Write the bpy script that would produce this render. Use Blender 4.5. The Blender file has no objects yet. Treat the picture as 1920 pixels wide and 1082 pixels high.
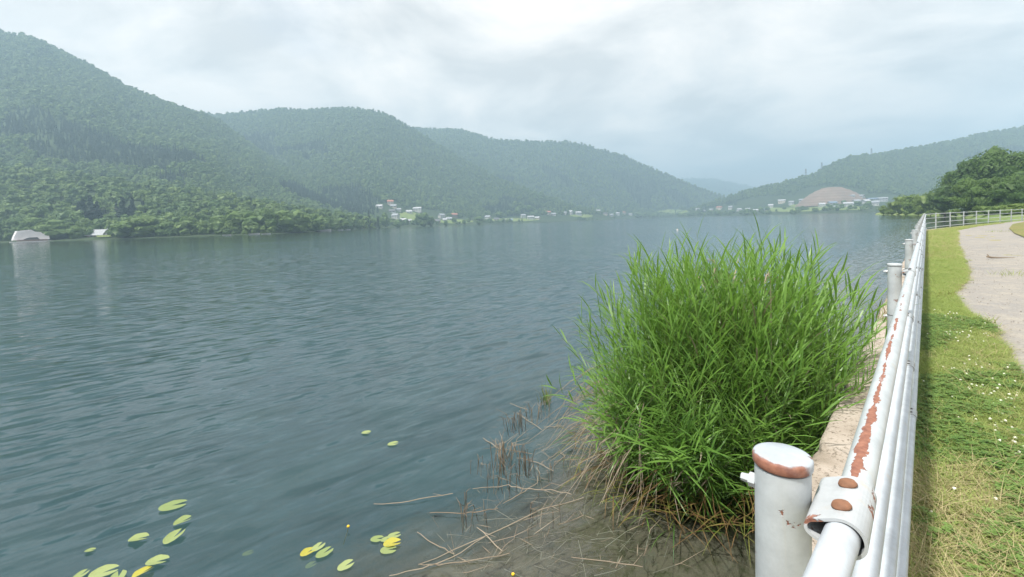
import bpy, math, random
import numpy as np
from mathutils import Vector, Matrix

scene = bpy.context.scene
COL = scene.collection
R = math.radians
random.seed(7)

# ------------------------------------------------------------------ camera
FPX, CX, CY = 860.0, 960.0, 453.0
CAM = Vector((0, 0, 2.35))
CROT = Matrix.Rotation(R(90 - 2.5), 4, 'X') @ Matrix.Rotation(R(-1.85), 4, 'Z')
cd = bpy.data.cameras.new('camera')
cam = bpy.data.objects.new('camera', cd)
COL.objects.link(cam)
cam.matrix_world = Matrix.Translation(CAM) @ CROT
cd.sensor_width = 36.0
cd.lens = FPX / 1920 * 36.0
cd.shift_y = -(541 - CY) / 1920
cd.clip_start = 0.05
cd.clip_end = 20000
scene.camera = cam

# ------------------------------------------------------------------ sky, sun, exposure
SUN_EL, SUN_AZ = R(64), R(232)       # azimuth clockwise from +Y
world = bpy.data.worlds.new('World')
scene.world = world
world.use_nodes = True
wt = world.node_tree
wt.nodes.clear()
def wn(t, **k):
    n = wt.nodes.new(t)
    for a, b in k.items():
        setattr(n, a, b)
    return n
def wl(a, b): wt.links.new(a, b)
w_out = wn('ShaderNodeOutputWorld')
w_mix = wn('ShaderNodeMixShader')
w_sky = wn('ShaderNodeTexSky', sky_type='NISHITA', sun_disc=False, sun_elevation=SUN_EL, sun_rotation=SUN_AZ)
w_sky.dust_density = 2.0
w_b1 = wn('ShaderNodeBackground'); w_b1.inputs[1].default_value = 0.12
w_b2 = wn('ShaderNodeBackground'); w_b2.inputs[1].default_value = 1.32
wl(w_sky.outputs[0], w_b1.inputs[0])
w_tc = wn('ShaderNodeTexCoord')
w_sep = wn('ShaderNodeSeparateXYZ'); wl(w_tc.outputs['Generated'], w_sep.inputs[0])
w_zm = wn('ShaderNodeMath', operation='MAXIMUM'); wl(w_sep.outputs[2], w_zm.inputs[0]); w_zm.inputs[1].default_value = 0.0
w_za = wn('ShaderNodeMath', operation='ADD'); wl(w_zm.outputs[0], w_za.inputs[0]); w_za.inputs[1].default_value = 0.22
w_dx = wn('ShaderNodeMath', operation='DIVIDE'); wl(w_sep.outputs[0], w_dx.inputs[0]); wl(w_za.outputs[0], w_dx.inputs[1])
w_dy = wn('ShaderNodeMath', operation='DIVIDE'); wl(w_sep.outputs[1], w_dy.inputs[0]); wl(w_za.outputs[0], w_dy.inputs[1])
w_cb = wn('ShaderNodeCombineXYZ'); wl(w_dx.outputs[0], w_cb.inputs[0]); wl(w_dy.outputs[0], w_cb.inputs[1])
w_map = wn('ShaderNodeMapping'); wl(w_cb.outputs[0], w_map.inputs[0])
w_map.inputs['Location'].default_value = (0.4, 5.2, 0)
w_n1 = wn('ShaderNodeTexNoise'); wl(w_map.outputs[0], w_n1.inputs['Vector'])
w_n1.inputs['Scale'].default_value = 1.75; w_n1.inputs['Detail'].default_value = 10; w_n1.inputs['Roughness'].default_value = 0.60
w_n1.inputs['Distortion'].default_value = 0.35
w_r1 = wn('ShaderNodeValToRGB'); wl(w_n1.outputs['Fac'], w_r1.inputs[0])
w_r1.color_ramp.elements[0].position = 0.38; w_r1.color_ramp.elements[0].color = (0.35, 0.33, 0.315, 1)
w_r1.color_ramp.elements[1].position = 0.62; w_r1.color_ramp.elements[1].color = (0.56, 0.505, 0.46, 1)
e = w_r1.color_ramp.elements.new(0.50); e.color = (0.45, 0.42, 0.395, 1)
wl(w_r1.outputs[0], w_b2.inputs[0])
w_n2 = wn('ShaderNodeTexNoise'); wl(w_map.outputs[0], w_n2.inputs['Vector'])
w_n2.inputs['Scale'].default_value = 1.3; w_n2.inputs['Detail'].default_value = 5
w_r2 = wn('ShaderNodeValToRGB'); wl(w_n2.outputs['Fac'], w_r2.inputs[0])
w_r2.color_ramp.elements[0].position = 0.24; w_r2.color_ramp.elements[0].color = (0.82, 0.82, 0.82, 1)
w_r2.color_ramp.elements[1].position = 0.40; w_r2.color_ramp.elements[1].color = (1, 1, 1, 1)
wl(w_r2.outputs[0], w_mix.inputs[0])
wl(w_b1.outputs[0], w_mix.inputs[1]); wl(w_b2.outputs[0], w_mix.inputs[2])
wl(w_mix.outputs[0], w_out.inputs[0])

sd = bpy.data.lights.new('sun', 'SUN')
sun = bpy.data.objects.new('sun', sd)
COL.objects.link(sun)
sd.energy = 4.0
sd.angle = R(3.0)
sd.color = (1.0, 0.96, 0.90)
sdir = Vector((math.sin(SUN_AZ) * math.cos(SUN_EL), math.cos(SUN_AZ) * math.cos(SUN_EL), math.sin(SUN_EL)))
sun.rotation_euler = sdir.to_track_quat('Z', 'Y').to_euler()
sun.location = (-20, -20, 60)

scene.view_settings.view_transform = 'Standard'
scene.view_settings.look = 'None'
scene.view_settings.exposure = 1.0
scene.view_settings.gamma = 1.0
scene.view_settings.use_curve_mapping = False
scene.render.engine = 'CYCLES'
cy = scene.cycles
cy.use_denoising = True
cy.max_bounces = 8
cy.diffuse_bounces = 2
cy.glossy_bounces = 3
cy.transmission_bounces = 3
cy.transparent_max_bounces = 16
cy.volume_bounces = 0
cy.sample_clamp_indirect = 4.0
cy.caustics_reflective = False
cy.caustics_refractive = False

# ------------------------------------------------------------------ helpers
def ray(px, py):
    return (CROT.to_3x3() @ Vector(((px - CX) / FPX, -(py - CY) / FPX, -1.0)))
def at_depth(px, py, Y):
    v = ray(px, py); return CAM + v * (Y / v.y)
def on_level(px, py, z):
    v = ray(px, py); return CAM + v * ((z - CAM.z) / v.z)
def project(p):
    q = CROT.to_3x3().transposed() @ (Vector(p) - CAM)
    return CX + FPX * q.x / -q.z, CY - FPX * q.y / -q.z

def _hash(i, j, seed):
    n = (i.astype(np.int64) * 374761393 + j.astype(np.int64) * 668265263 + seed * 974634777) & 0x7fffffff
    n = ((n ^ (n >> 13)) * 1274126177) & 0x7fffffff
    return ((n ^ (n >> 16)) & 0xffff) / 65535.0
def vnoise(x, y, seed=0):
    x = np.asarray(x, float); y = np.asarray(y, float)
    i = np.floor(x); j = np.floor(y)
    fx = x - i; fy = y - j
    fx = fx * fx * (3 - 2 * fx); fy = fy * fy * (3 - 2 * fy)
    a = _hash(i, j, seed); b = _hash(i + 1, j, seed); c = _hash(i, j + 1, seed); d = _hash(i + 1, j + 1, seed)
    return (a * (1 - fx) + b * fx) * (1 - fy) + (c * (1 - fx) + d * fx) * fy
def fbm(x, y, seed=0, o=4):
    s = 0; a = 0.5; t = 0
    for k in range(o):
        s = s + a * vnoise(np.asarray(x) * 2 ** k, np.asarray(y) * 2 ** k, seed + k); t += a; a *= 0.5
    return s / t

def tag(o, label=None, cat=None, group=None, kind=None):
    if label: o['label'] = label
    if cat: o['category'] = cat
    if group: o['group'] = group
    if kind: o['kind'] = kind
    return o
def empty(name, loc=(0, 0, 0), rz=0.0):
    o = bpy.data.objects.new(name, None)
    o.empty_display_size = 0.2
    o.location = loc; o.rotation_euler = (0, 0, rz)
    COL.objects.link(o)
    return o
def link(name, me, parent=None):
    o = bpy.data.objects.new(name, me)
    COL.objects.link(o)
    if parent: o.parent = parent
    return o
def kids(o): return [c for c in bpy.data.objects if c.parent == o]
def copy_tree(o, parent=None, _ch=None):
    c = o.copy(); COL.objects.link(c)
    if parent: c.parent = parent; c.matrix_parent_inverse = o.matrix_parent_inverse
    for ch in list(o.children):
        copy_tree(ch, c)
    return c

def np_mesh(name, verts, faces, mats, midx=None, smooth=False):
    """verts (n,3); faces (m,k) array with constant k, or list of lists"""
    me = bpy.data.meshes.new(name)
    verts = np.asarray(verts, np.float32)
    if isinstance(faces, np.ndarray):
        m, k = faces.shape
        me.vertices.add(len(verts)); me.vertices.foreach_set('co', verts.ravel())
        me.loops.add(m * k); me.loops.foreach_set('vertex_index', faces.astype(np.int32).ravel())
        me.polygons.add(m)
        me.polygons.foreach_set('loop_start', np.arange(0, m * k, k, dtype=np.int32))
        try: me.polygons.foreach_set('loop_total', np.full(m, k, np.int32))
        except Exception: pass
        if midx is not None: me.polygons.foreach_set('material_index', np.asarray(midx, np.int32))
        me.polygons.foreach_set('use_smooth', np.full(m, smooth))
        me.update(calc_edges=True); me.validate()
    else:
        me.from_pydata([tuple(v) for v in verts], [], faces)
        if midx is not None:
            for p, i in zip(me.polygons, midx): p.material_index = i
        if smooth:
            for p in me.polygons: p.use_smooth = True
        me.update()
    for m_ in (mats if isinstance(mats, (list, tuple)) else [mats]): me.materials.append(m_)
    return me

class MB:
    def __init__(s): s.v = []; s.f = []; s.m = []
    def add(s, vs, fs, m=0):
        b = len(s.v); s.v += [tuple(v) for v in vs]; s.f += [[i + b for i in f] for f in fs]; s.m += [m] * len(fs)
    def box(s, x0, x1, y0, y1, z0, z1, m=0, mat=None):
        vs = [Vector((x, y, z)) for z in (z0, z1) for y in (y0, y1) for x in (x0, x1)]
        if mat: vs = [mat @ v for v in vs]
        s.add(vs, [[0, 2, 3, 1], [4, 5, 7, 6], [0, 1, 5, 4], [2, 6, 7, 3], [0, 4, 6, 2], [1, 3, 7, 5]], m)
    def tube(s, pts, rad, n=8, m=0, caps=True):
        pts = [Vector(p) for p in pts]
        rads = rad if isinstance(rad, (list, tuple)) else [rad] * len(pts)
        rings = []; up = None
        for i, p in enumerate(pts):
            t = (pts[min(i + 1, len(pts) - 1)] - pts[max(i - 1, 0)]).normalized()
            if up is None: up = Vector((0, 0, 1)) if abs(t.z) < 0.9 else Vector((1, 0, 0))
            a = t.cross(up).normalized(); b = a.cross(t).normalized(); up = b
            rings.append([p + (a * math.cos(2 * math.pi * k / n) + b * math.sin(2 * math.pi * k / n)) * rads[i] for k in range(n)])
        vs = [v for r in rings for v in r]; fs = []
        for i in range(len(pts) - 1):
            for k in range(n):
                fs.append([i * n + k, (i + 1) * n + k, (i + 1) * n + (k + 1) % n, i * n + (k + 1) % n])
        if caps:
            fs.append(list(range(n))); fs.append([(len(pts) - 1) * n + k for k in range(n)][::-1])
        s.add(vs, fs, m)
    def lathe(s, prof, n=16, m=0, c=(0, 0, 0)):
        vs = []; fs = []
        for r, z in prof:
            for k in range(n):
                a = 2 * math.pi * k / n
                vs.append((c[0] + r * math.cos(a), c[1] + r * math.sin(a), c[2] + z))
        for i in range(len(prof) - 1):
            for k in range(n):
                fs.append([i * n + k, i * n + (k + 1) % n, (i + 1) * n + (k + 1) % n, (i + 1) * n + k])
        fs.append(list(range(n))[::-1]); fs.append([(len(prof) - 1) * n + k for k in range(n)])
        s.add(vs, fs, m)
    def prism(s, poly, axis, a0, a1, m=0):
        """poly in the plane perpendicular to axis ('x': (y,z), 'y': (x,z), 'z': (x,y))"""
        f = {'x': lambda p, a: (a, p[0], p[1]), 'y': lambda p, a: (p[0], a, p[1]), 'z': lambda p, a: (p[0], p[1], a)}[axis]
        n = len(poly)
        vs = [f(p, a0) for p in poly] + [f(p, a1) for p in poly]
        fs = [list(range(n))[::-1], [n + i for i in range(n)]] + [[i, (i + 1) % n, n + (i + 1) % n, n + i] for i in range(n)]
        s.add(vs, fs, m)
    def mesh(s, name, mats, smooth=False):
        me = np_mesh(name, s.v, s.f, mats, s.m, smooth)
        if smooth == 'auto':
            for p in me.polygons: p.use_smooth = len(p.vertices) <= 4
        return me
    def build(s, name, mats, parent=None, smooth=False):
        return link(name, s.mesh(name, mats, smooth), parent)

# ------------------------------------------------------------------ materials
class NT:
    def __init__(s, name):
        s.mat = bpy.data.materials.new(name); s.mat.use_nodes = True
        s.t = s.mat.node_tree; s.t.nodes.clear()
        s.out = s.n('ShaderNodeOutputMaterial')
    def n(s, t, **k):
        x = s.t.nodes.new(t)
        for a, b in k.items(): setattr(x, a, b)
        return x
    def l(s, a, b): s.t.links.new(a, b)
    def pos(s, kind='world', scale=(1, 1, 1), rot=(0, 0, 0), loc=(0, 0, 0)):
        if kind == 'world': o = s.n('ShaderNodeNewGeometry').outputs['Position']
        else: o = s.n('ShaderNodeTexCoord').outputs['Object']
        m = s.n('ShaderNodeMapping'); s.l(o, m.inputs[0])
        m.inputs['Scale'].default_value = scale; m.inputs['Rotation'].default_value = rot; m.inputs['Location'].default_value = loc
        return m.outputs[0]
    def noise(s, vec, scale, detail=4, rough=0.55, dist=0.0):
        x = s.n('ShaderNodeTexNoise'); s.l(vec, x.inputs['Vector'])
        x.inputs['Scale'].default_value = scale; x.inputs['Detail'].default_value = detail
        x.inputs['Roughness'].default_value = rough; x.inputs['Distortion'].default_value = dist
        return x.outputs['Fac']
    def ramp(s, fac, stops):
        x = s.n('ShaderNodeValToRGB'); s.l(fac, x.inputs[0])
        el = x.color_ramp.elements
        while len(el) < len(stops): el.new(0.5)
        for e_, (p, c) in zip(el, stops):
            e_.position = p
            e_.color = (c, c, c, 1) if isinstance(c, (int, float)) else (*c, 1)
        return x.outputs[0]
    def math(s, op, a, b=None, clamp=False):
        x = s.n('ShaderNodeMath', operation=op, use_clamp=clamp)
        for i, v in enumerate((a, b)):
            if v is None: continue
            if isinstance(v, (int, float)): x.inputs[i].default_value = v
            else: s.l(v, x.inputs[i])
        return x.outputs[0]
    def mix(s, fac, a, b, mode='MIX'):
        x = s.n('ShaderNodeMix', data_type='RGBA', blend_type=mode)
        for i, v in ((0, fac), (6, a), (7, b)):
            if isinstance(v, (int, float)): x.inputs[i].default_value = v
            elif isinstance(v, tuple): x.inputs[i].default_value = (*v, 1)
            else: s.l(v, x.inputs[i])
        return x.outputs[2]
    def bump(s, h, dist, strength=1.0, normal=None):
        x = s.n('ShaderNodeBump'); s.l(h, x.inputs['Height'])
        x.inputs['Distance'].default_value = dist
        if isinstance(strength, (int, float)): x.inputs['Strength'].default_value = strength
        else: s.l(strength, x.inputs['Strength'])
        if normal: s.l(normal, x.inputs['Normal'])
        return x.outputs[0]
    def bsdf(s, col, rough=0.6, metal=0.0, normal=None, spec=0.5):
        x = s.n('ShaderNodeBsdfPrincipled')
        for nm, v in (('Base Color', col), ('Roughness', rough), ('Metallic', metal), ('Specular IOR Level', spec)):
            if isinstance(v, (int, float)): x.inputs[nm].default_value = v
            elif isinstance(v, tuple): x.inputs[nm].default_value = (*v, 1)
            else: s.l(v, x.inputs[nm])
        if normal: s.l(normal, x.inputs['Normal'])
        return x.outputs[0]
    def done(s, sh):
        s.l(sh, s.out.inputs[0]); return s.mat

def leaf_mat(name, c0, c1, trans=0.35, rough=0.5, vary=True, nscale=0.6, spec=0.3, kind='world'):
    t = NT(name)
    f = t.noise(t.pos(kind), nscale, 3)
    if vary:
        r = t.n('ShaderNodeObjectInfo').outputs['Random']
        f = t.math('ADD', t.math('MULTIPLY', f, 0.5), t.math('MULTIPLY', r, 0.55))
    else:
        f = t.ramp(f, [(0.3, 0.0), (0.7, 1.0)])
    col = t.mix(f, c0, c1)
    b = t.bsdf(col, rough, spec=spec)
    tr = t.n('ShaderNodeBsdfTranslucent'); t.l(t.mix(0.5, col, tuple(min(1, x * 1.5) for x in c1)), tr.inputs[0])
    m = t.n('ShaderNodeMixShader'); m.inputs[0].default_value = trans
    t.l(b, m.inputs[1]); t.l(tr.outputs[0], m.inputs[2])
    return t.done(m.outputs[0])

def plain(name, col, rough=0.6, metal=0.0, nscale=6.0, var=0.25, bump=0.0, kind='obj'):
    t = NT(name)
    f = t.noise(t.pos(kind), nscale, 5)
    c = t.mix(t.ramp(f, [(0.3, 0.0), (0.7, 1.0)]), tuple(x * (1 - var) for x in col), tuple(min(1, x * (1 + var)) for x in col))
    nm = t.bump(f, bump) if bump else None
    return t.done(t.bsdf(c, rough, metal, nm))

M = {}
M['forest'] = leaf_mat('forest_leaves', (0.036, 0.092, 0.030), (0.165, 0.235, 0.064), 0.25, 0.6, True, 0.012)
M['conifer'] = leaf_mat('conifer_needles', (0.018, 0.040, 0.022), (0.036, 0.066, 0.030), 0.1, 0.6, True, 0.03)
M['shore_leaf'] = leaf_mat('shore_tree_leaves', (0.055, 0.115, 0.030), (0.150, 0.225, 0.058), 0.3, 0.55, True, 0.12)
M['grove_leaf'] = leaf_mat('grove_leaves', (0.042, 0.095, 0.022), (0.115, 0.190, 0.040), 0.3, 0.5, True, 0.18)
M['bush_leaf'] = leaf_mat('bush_leaves', (0.085, 0.150, 0.030), (0.175, 0.245, 0.055), 0.35, 0.5, True, 0.2)
M['bark'] = plain('bark', (0.10, 0.085, 0.065), 0.9, 0, 4, 0.4, 0.05)
M['reed'] = leaf_mat('reed_leaves', (0.062, 0.155, 0.025), (0.175, 0.320, 0.055), 0.40, 0.4, True, 2.5, 0.45)
M['reed_stem'] = leaf_mat('reed_stems', (0.10, 0.16, 0.04), (0.22, 0.24, 0.09), 0.1, 0.5, True, 3.0)
M['dead'] = leaf_mat('dead_reed', (0.19, 0.15, 0.105), (0.40, 0.34, 0.26), 0.15, 0.7, True, 4.0)
M['dead_brown'] = leaf_mat('brown_reed', (0.10, 0.055, 0.022), (0.24, 0.155, 0.065), 0.2, 0.6, False, 4.0)
M['twig'] = leaf_mat('wet_twig', (0.05, 0.038, 0.028), (0.30, 0.235, 0.165), 0.0, 0.6, True, 3.0)
M['olive'] = leaf_mat('olive_blades', (0.12, 0.14, 0.025), (0.24, 0.24, 0.06), 0.3, 0.5, False, 4.0)
M['grass'] = leaf_mat('grass_blades', (0.165, 0.255, 0.055), (0.370, 0.430, 0.135), 0.4, 0.5, True, 1.5)
M['dry_grass'] = leaf_mat('dry_grass_blades', (0.30, 0.26, 0.12), (0.52, 0.45, 0.26), 0.3, 0.6, True, 2.0)
M['clover'] = leaf_mat('clover_leaves', (0.080, 0.170, 0.035), (0.190, 0.290, 0.075), 0.35, 0.5, True, 2.0)
M['clover_white'] = plain('clover_petals', (0.72, 0.72, 0.62), 0.7, 0, 60, 0.15)

# painted steel of the fence: chalky white paint, small chips of rust
def paint(name, rust_lo, rust_hi, stripe=False, cap=False, base=(0.46, 0.495, 0.51)):
    t = NT(name)
    p = t.pos('obj')
    n1 = t.noise(p, 14, 6, 0.65)
    n2 = t.noise(p, 90, 3)
    chips = t.ramp(n1, [(rust_lo, 0.0), (rust_hi, 1.0)])
    if stripe:     # a long flaked strip along the top of the pipe
        sep = t.n('ShaderNodeSeparateXYZ'); t.l(t.n('ShaderNodeTexCoord').outputs['Object'], sep.inputs[0])
        jag = t.noise(t.pos('obj', (9.0, 25, 25)), 1.0, 6, 0.8)
        slow = t.noise(t.pos('obj', (2.0, 3, 3), loc=(0.4, 0, 0)), 1.0, 2)
        wv = t.math('MULTIPLY', t.math('SUBTRACT', slow, 0.5), 0.012)
        off = t.math('ABSOLUTE', t.math('SUBTRACT', t.math('ADD', sep.outputs[1], wv), 0.002))
        tap = t.math('SUBTRACT', 0.0085, t.math('MULTIPLY', sep.outputs[0], 0.0034))
        wid = t.math('ADD', tap, t.math('MULTIPLY', t.math('SUBTRACT', jag, 0.56), 0.034))
        near = t.math('LESS_THAN', off, wid)
        top = t.math('GREATER_THAN', sep.outputs[2], 0.0)
        breaks = t.ramp(t.noise(t.pos('obj', (1.9, 3, 3), loc=(0.35, 0, 0)), 1.6, 3), [(0.40, 0.0), (0.43, 1.0)])
        st = t.math('MULTIPLY', t.math('MULTIPLY', near, top), breaks)
        chips = t.math('MAXIMUM', chips, st)
    if cap:
        sep = t.n('ShaderNodeSeparateXYZ'); t.l(t.n('ShaderNodeTexCoord').outputs['Object'], sep.inputs[0])
        rr = t.math('SQRT', t.math('ADD', t.math('POWER', sep.outputs[0], 2.0), t.math('POWER', sep.outputs[1], 2.0)))
        side = t.math('ADD', t.math('MULTIPLY', sep.outputs[0], -0.30), t.math('MULTIPLY', sep.outputs[1], 0.04))
        v = t.math('ADD', t.math('ADD', rr, side), t.math('MULTIPLY', t.math('SUBTRACT', n1, 0.5), 0.035))
        chips = t.math('MAXIMUM', chips, t.ramp(v, [(0.0455, 0.0), (0.0470, 1.0)]))
    rust = t.mix(t.ramp(n2, [(0.3, 0.0), (0.7, 1.0)]), (0.17, 0.066, 0.045), (0.30, 0.135, 0.085))
    dirt = t.ramp(t.noise(t.pos('obj', (2.0, 2.0, 2.0)), 5, 6, 0.7), [(0.33, 0.76), (0.62, 1.0)])
    white = t.mix(1.0, base, dirt, 'MULTIPLY')
    streak = t.ramp(t.noise(t.pos('obj', (26, 26, 1.2)), 1.0, 4), [(0.60, 0.0), (0.78, 0.5)])
    white = t.mix(streak, white, (0.50, 0.40, 0.26))
    col = t.mix(chips, white, rust)
    rough = t.math('ADD', t.math('MULTIPLY', chips, 0.45), 0.36)
    h = t.math('SUBTRACT', t.math('MULTIPLY', n2, 0.25), chips)
    return t.done(t.bsdf(col, rough, 0, t.bump(h, 0.0012)))
M['paint'] = paint('white_paint', 0.635, 0.65)
M['paint_rail'] = paint('white_rail_paint', 0.72, 0.74, base=(0.48, 0.52, 0.56))
M['paint_flaked'] = paint('flaked_rail_paint', 0.70, 0.72, stripe=True)
M['paint_clamp'] = paint('flaked_clamp_paint', 0.60, 0.62, base=(0.45, 0.475, 0.49))
M['paint_cap'] = paint('rusty_cap_paint', 0.63, 0.66, cap=True, base=(0.40, 0.44, 0.48))
M['rust'] = plain('rusty_bolt', (0.21, 0.10, 0.055), 0.8, 0, 60, 0.35, 0.001)
M['dark_steel'] = plain('dark_steel', (0.10, 0.10, 0.10), 0.6, 0.3, 40, 0.3)

# concrete
def concrete():
    t = NT('old_concrete')
    p = t.pos('world')
    a = t.noise(p, 2.2, 6, 0.6); b = t.noise(p, 38, 5, 0.7); c = t.noise(p, 150, 2)
    col = t.mix(t.ramp(a, [(0.3, 0.0), (0.7, 1.0)]), (0.29, 0.235, 0.18), (0.46, 0.40, 0.34))
    col = t.mix(t.ramp(b, [(0.35, 1.0), (0.47, 0.0)]), col, (0.13, 0.105, 0.075))
    col = t.mix(t.ramp(c, [(0.62, 0.0), (0.72, 0.6)]), col, (0.55, 0.51, 0.45))
    sep = t.n('ShaderNodeSeparateXYZ'); t.l(t.n('ShaderNodeNewGeometry').outputs['Position'], sep.inputs[0])
    moss = t.math('MULTIPLY', t.ramp(t.math('ADD', sep.outputs[2], t.math('MULTIPLY', a, 0.3)), [(0.72, 1.0), (0.90, 0.0)]), 0.8)
    col = t.mix(moss, col, (0.07, 0.065, 0.035))
    h = t.math('ADD', t.math('MULTIPLY', b, 1.0), t.math('MULTIPLY', c, 0.4))
    return t.done(t.bsdf(col, 0.9, 0, t.bump(h, 0.012)))
M['concrete'] = concrete()

def soil_mat(name, c0, c1, c2, s1=0.8, s2=9.0, bump=0.02):
    t = NT(name); p = t.pos('world')
    a = t.noise(p, s1, 5, 0.6); b = t.noise(p, s2, 6, 0.7); c = t.noise(p, s2 * 9, 3, 0.6)
    col = t.mix(t.ramp(a, [(0.35, 0.0), (0.65, 1.0)]), c0, c1)
    col = t.mix(t.ramp(b, [(0.45, 0.0), (0.70, 0.8)]), col, c2)
    col = t.mix(1.0, col, t.ramp(c, [(0.25, 0.78), (0.75, 1.12)]), 'MULTIPLY')
    return t.done(t.bsdf(col, 0.95, 0, t.bump(t.math('ADD', b, t.math('MULTIPLY', c, 0.4)), bump), 0.2))
M['verge_soil'] = soil_mat('verge_soil', (0.30, 0.26, 0.14), (0.21, 0.23, 0.09), (0.38, 0.32, 0.19), 1.2, 14, 0.02)
M['path'] = soil_mat('worn_path', (0.280, 0.262, 0.235), (0.240, 0.232, 0.222), (0.350, 0.320, 0.268), 0.45, 3.0, 0.02)
M['lawn'] = soil_mat('short_lawn', (0.17, 0.18, 0.06), (0.23, 0.20, 0.085), (0.13, 0.15, 0.045), 0.25, 6, 0.03)
M['hill_soil'] = soil_mat('forest_floor', (0.030, 0.050, 0.020), (0.045, 0.070, 0.026), (0.022, 0.035, 0.016), 0.02, 0.15, 0.5)
M['meadow'] = soil_mat('meadow_grass', (0.13, 0.19, 0.055), (0.20, 0.24, 0.08), (0.10, 0.15, 0.04), 0.03, 0.25, 0.1)
M['bare'] = soil_mat('bare_earth', (0.25, 0.175, 0.14), (0.20, 0.145, 0.12), (0.17, 0.16, 0.10), 0.05, 0.4, 0.3)

def bed_mat():
    t = NT('lake_bed')
    p = t.pos('world')
    a = t.noise(p, 1.1, 6, 0.65); b = t.noise(p, 7, 5, 0.7); c = t.noise(p, 45, 3)
    mud = t.mix(t.ramp(a, [(0.35, 0.0), (0.65, 1.0)]), (0.105, 0.080, 0.054), (0.185, 0.145, 0.102))
    mud = t.mix(t.ramp(b, [(0.50, 0.0), (0.68, 0.8)]), mud, (0.055, 0.052, 0.024))
    mud = t.mix(1.0, mud, t.ramp(c, [(0.3, 0.90), (0.7, 1.06)]), 'MULTIPLY')
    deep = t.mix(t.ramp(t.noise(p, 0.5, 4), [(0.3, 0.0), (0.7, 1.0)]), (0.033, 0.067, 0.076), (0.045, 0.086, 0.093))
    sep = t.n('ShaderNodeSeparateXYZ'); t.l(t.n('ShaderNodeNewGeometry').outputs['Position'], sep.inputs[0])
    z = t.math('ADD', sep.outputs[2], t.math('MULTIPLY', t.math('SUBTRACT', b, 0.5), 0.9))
    col = t.mix(t.ramp(t.math('ADD', t.math('MULTIPLY', z, 0.5), 1.0), [(0.40, 0.0), (0.86, 1.0)]), deep, mud)  # teal by depth, painted on the bed in place of light absorbed underwater
    return t.done(t.bsdf(col, 0.95, 0, t.bump(b, 0.01), 0.1))
M['bed'] = bed_mat()

def water_mat():
    t = NT('lake_water')
    ang = R(-37)
    # crests run roughly along (0.8, 0.6): rotate so that local x lies along a crest
    p = t.pos('world', (1, 1, 1), (0, 0, ang))
    def slope(sx, sy, detail, rough, loc=(0, 0, 0), rz=0.0, dist=0.4):
        m = t.n('ShaderNodeMapping'); t.l(p, m.inputs[0])
        m.inputs['Rotation'].default_value = (0, 0, rz)
        m.inputs['Scale'].default_value = (sx, sy, 1); m.inputs['Location'].default_value = loc
        return t.math('SUBTRACT', t.noise(m.outputs[0], 1.0, detail, rough, dist), 0.5)
    patch = t.noise(t.pos('world', (0.010, 0.035, 1), (0, 0, R(-20))), 1.0, 4, 0.6, 0.6)
    patch2 = t.noise(t.pos('world', (0.16, 0.30, 1), (0, 0, R(-30))), 1.0, 3, 0.5, 0.3)
    amp = t.math('MULTIPLY', t.ramp(patch, [(0.38, 0.55), (0.60, 1.0)]), t.ramp(patch2, [(0.35, 0.70), (0.60, 1.0)]))
    sx_ = t.math('ADD', t.math('ADD', t.math('MULTIPLY', slope(1.5, 6.6, 2.0, 0.55), 0.85), t.math('MULTIPLY', slope(4.0, 15.0, 2.0, 0.55, (3, 7, 0), 0.2), 0.55)), t.math('MULTIPLY', slope(0.12, 0.5, 1.0, 0.5, (9, 2, 0), -0.1), 0.07))
    w0 = slope(1.1, 5.6, 1.0, 0.5, (17, 4, 0), 0.06, 0.8)
    sx_ = t.math('SUBTRACT', sx_, t.math('MULTIPLY', t.math('MAXIMUM', t.math('SUBTRACT', w0, 0.05), 0.0), 2.6))
    sy_ = t.math('MULTIPLY', slope(3.0, 7.0, 2.0, 0.5, (5, 1, 0), 0.5), 0.32)
    sepw = t.n('ShaderNodeSeparateXYZ'); t.l(t.n('ShaderNodeNewGeometry').outputs['Position'], sepw.inputs[0])
    lee = t.math('ADD', t.math('MULTIPLY', sepw.outputs[0], 0.02), t.math('ADD', 1.0, t.math('MULTIPLY', t.math('SUBTRACT', patch, 0.5), 1.2)))
    amp = t.math('MULTIPLY', amp, t.ramp(lee, [(0.05, 0.30), (0.65, 1.0)]))      # sheltered water under the left hills
    sx_ = t.math('MULTIPLY', sx_, amp); sy_ = t.math('MULTIPLY', sy_, amp)
    ca, sa = math.cos(R(37)), math.sin(R(37))
    nx = t.math('ADD', t.math('MULTIPLY', sx_, -sa), t.math('MULTIPLY', sy_, ca))
    ny = t.math('ADD', t.math('MULTIPLY', sx_, ca), t.math('MULTIPLY', sy_, sa))
    cmb = t.n('ShaderNodeCombineXYZ'); t.l(nx, cmb.inputs[0]); t.l(ny, cmb.inputs[1]); cmb.inputs[2].default_value = 1.0
    nv = t.n('ShaderNodeVectorMath', operation='NORMALIZE'); t.l(cmb.outputs[0], nv.inputs[0]); nm = nv.outputs[0]
    fr = t.n('ShaderNodeFresnel'); fr.inputs['IOR'].default_value = 1.47; t.l(nm, fr.inputs['Normal'])
    gl = t.n('ShaderNodeBsdfGlossy'); gl.inputs['Roughness'].default_value = 0.06; t.l(nm, gl.inputs['Normal'])
    gl.inputs['Color'].default_value = (0.95, 0.97, 1.0, 1)
    tr = t.n('ShaderNodeBsdfTransparent'); tr.inputs[0].default_value = (0.78, 0.88, 0.90, 1)
    mx = t.n('ShaderNodeMixShader'); t.l(fr.outputs[0], mx.inputs[0]); t.l(tr.outputs[0], mx.inputs[1]); t.l(gl.outputs[0], mx.inputs[2])
    return t.done(mx.outputs[0])
M['water'] = water_mat()

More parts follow.
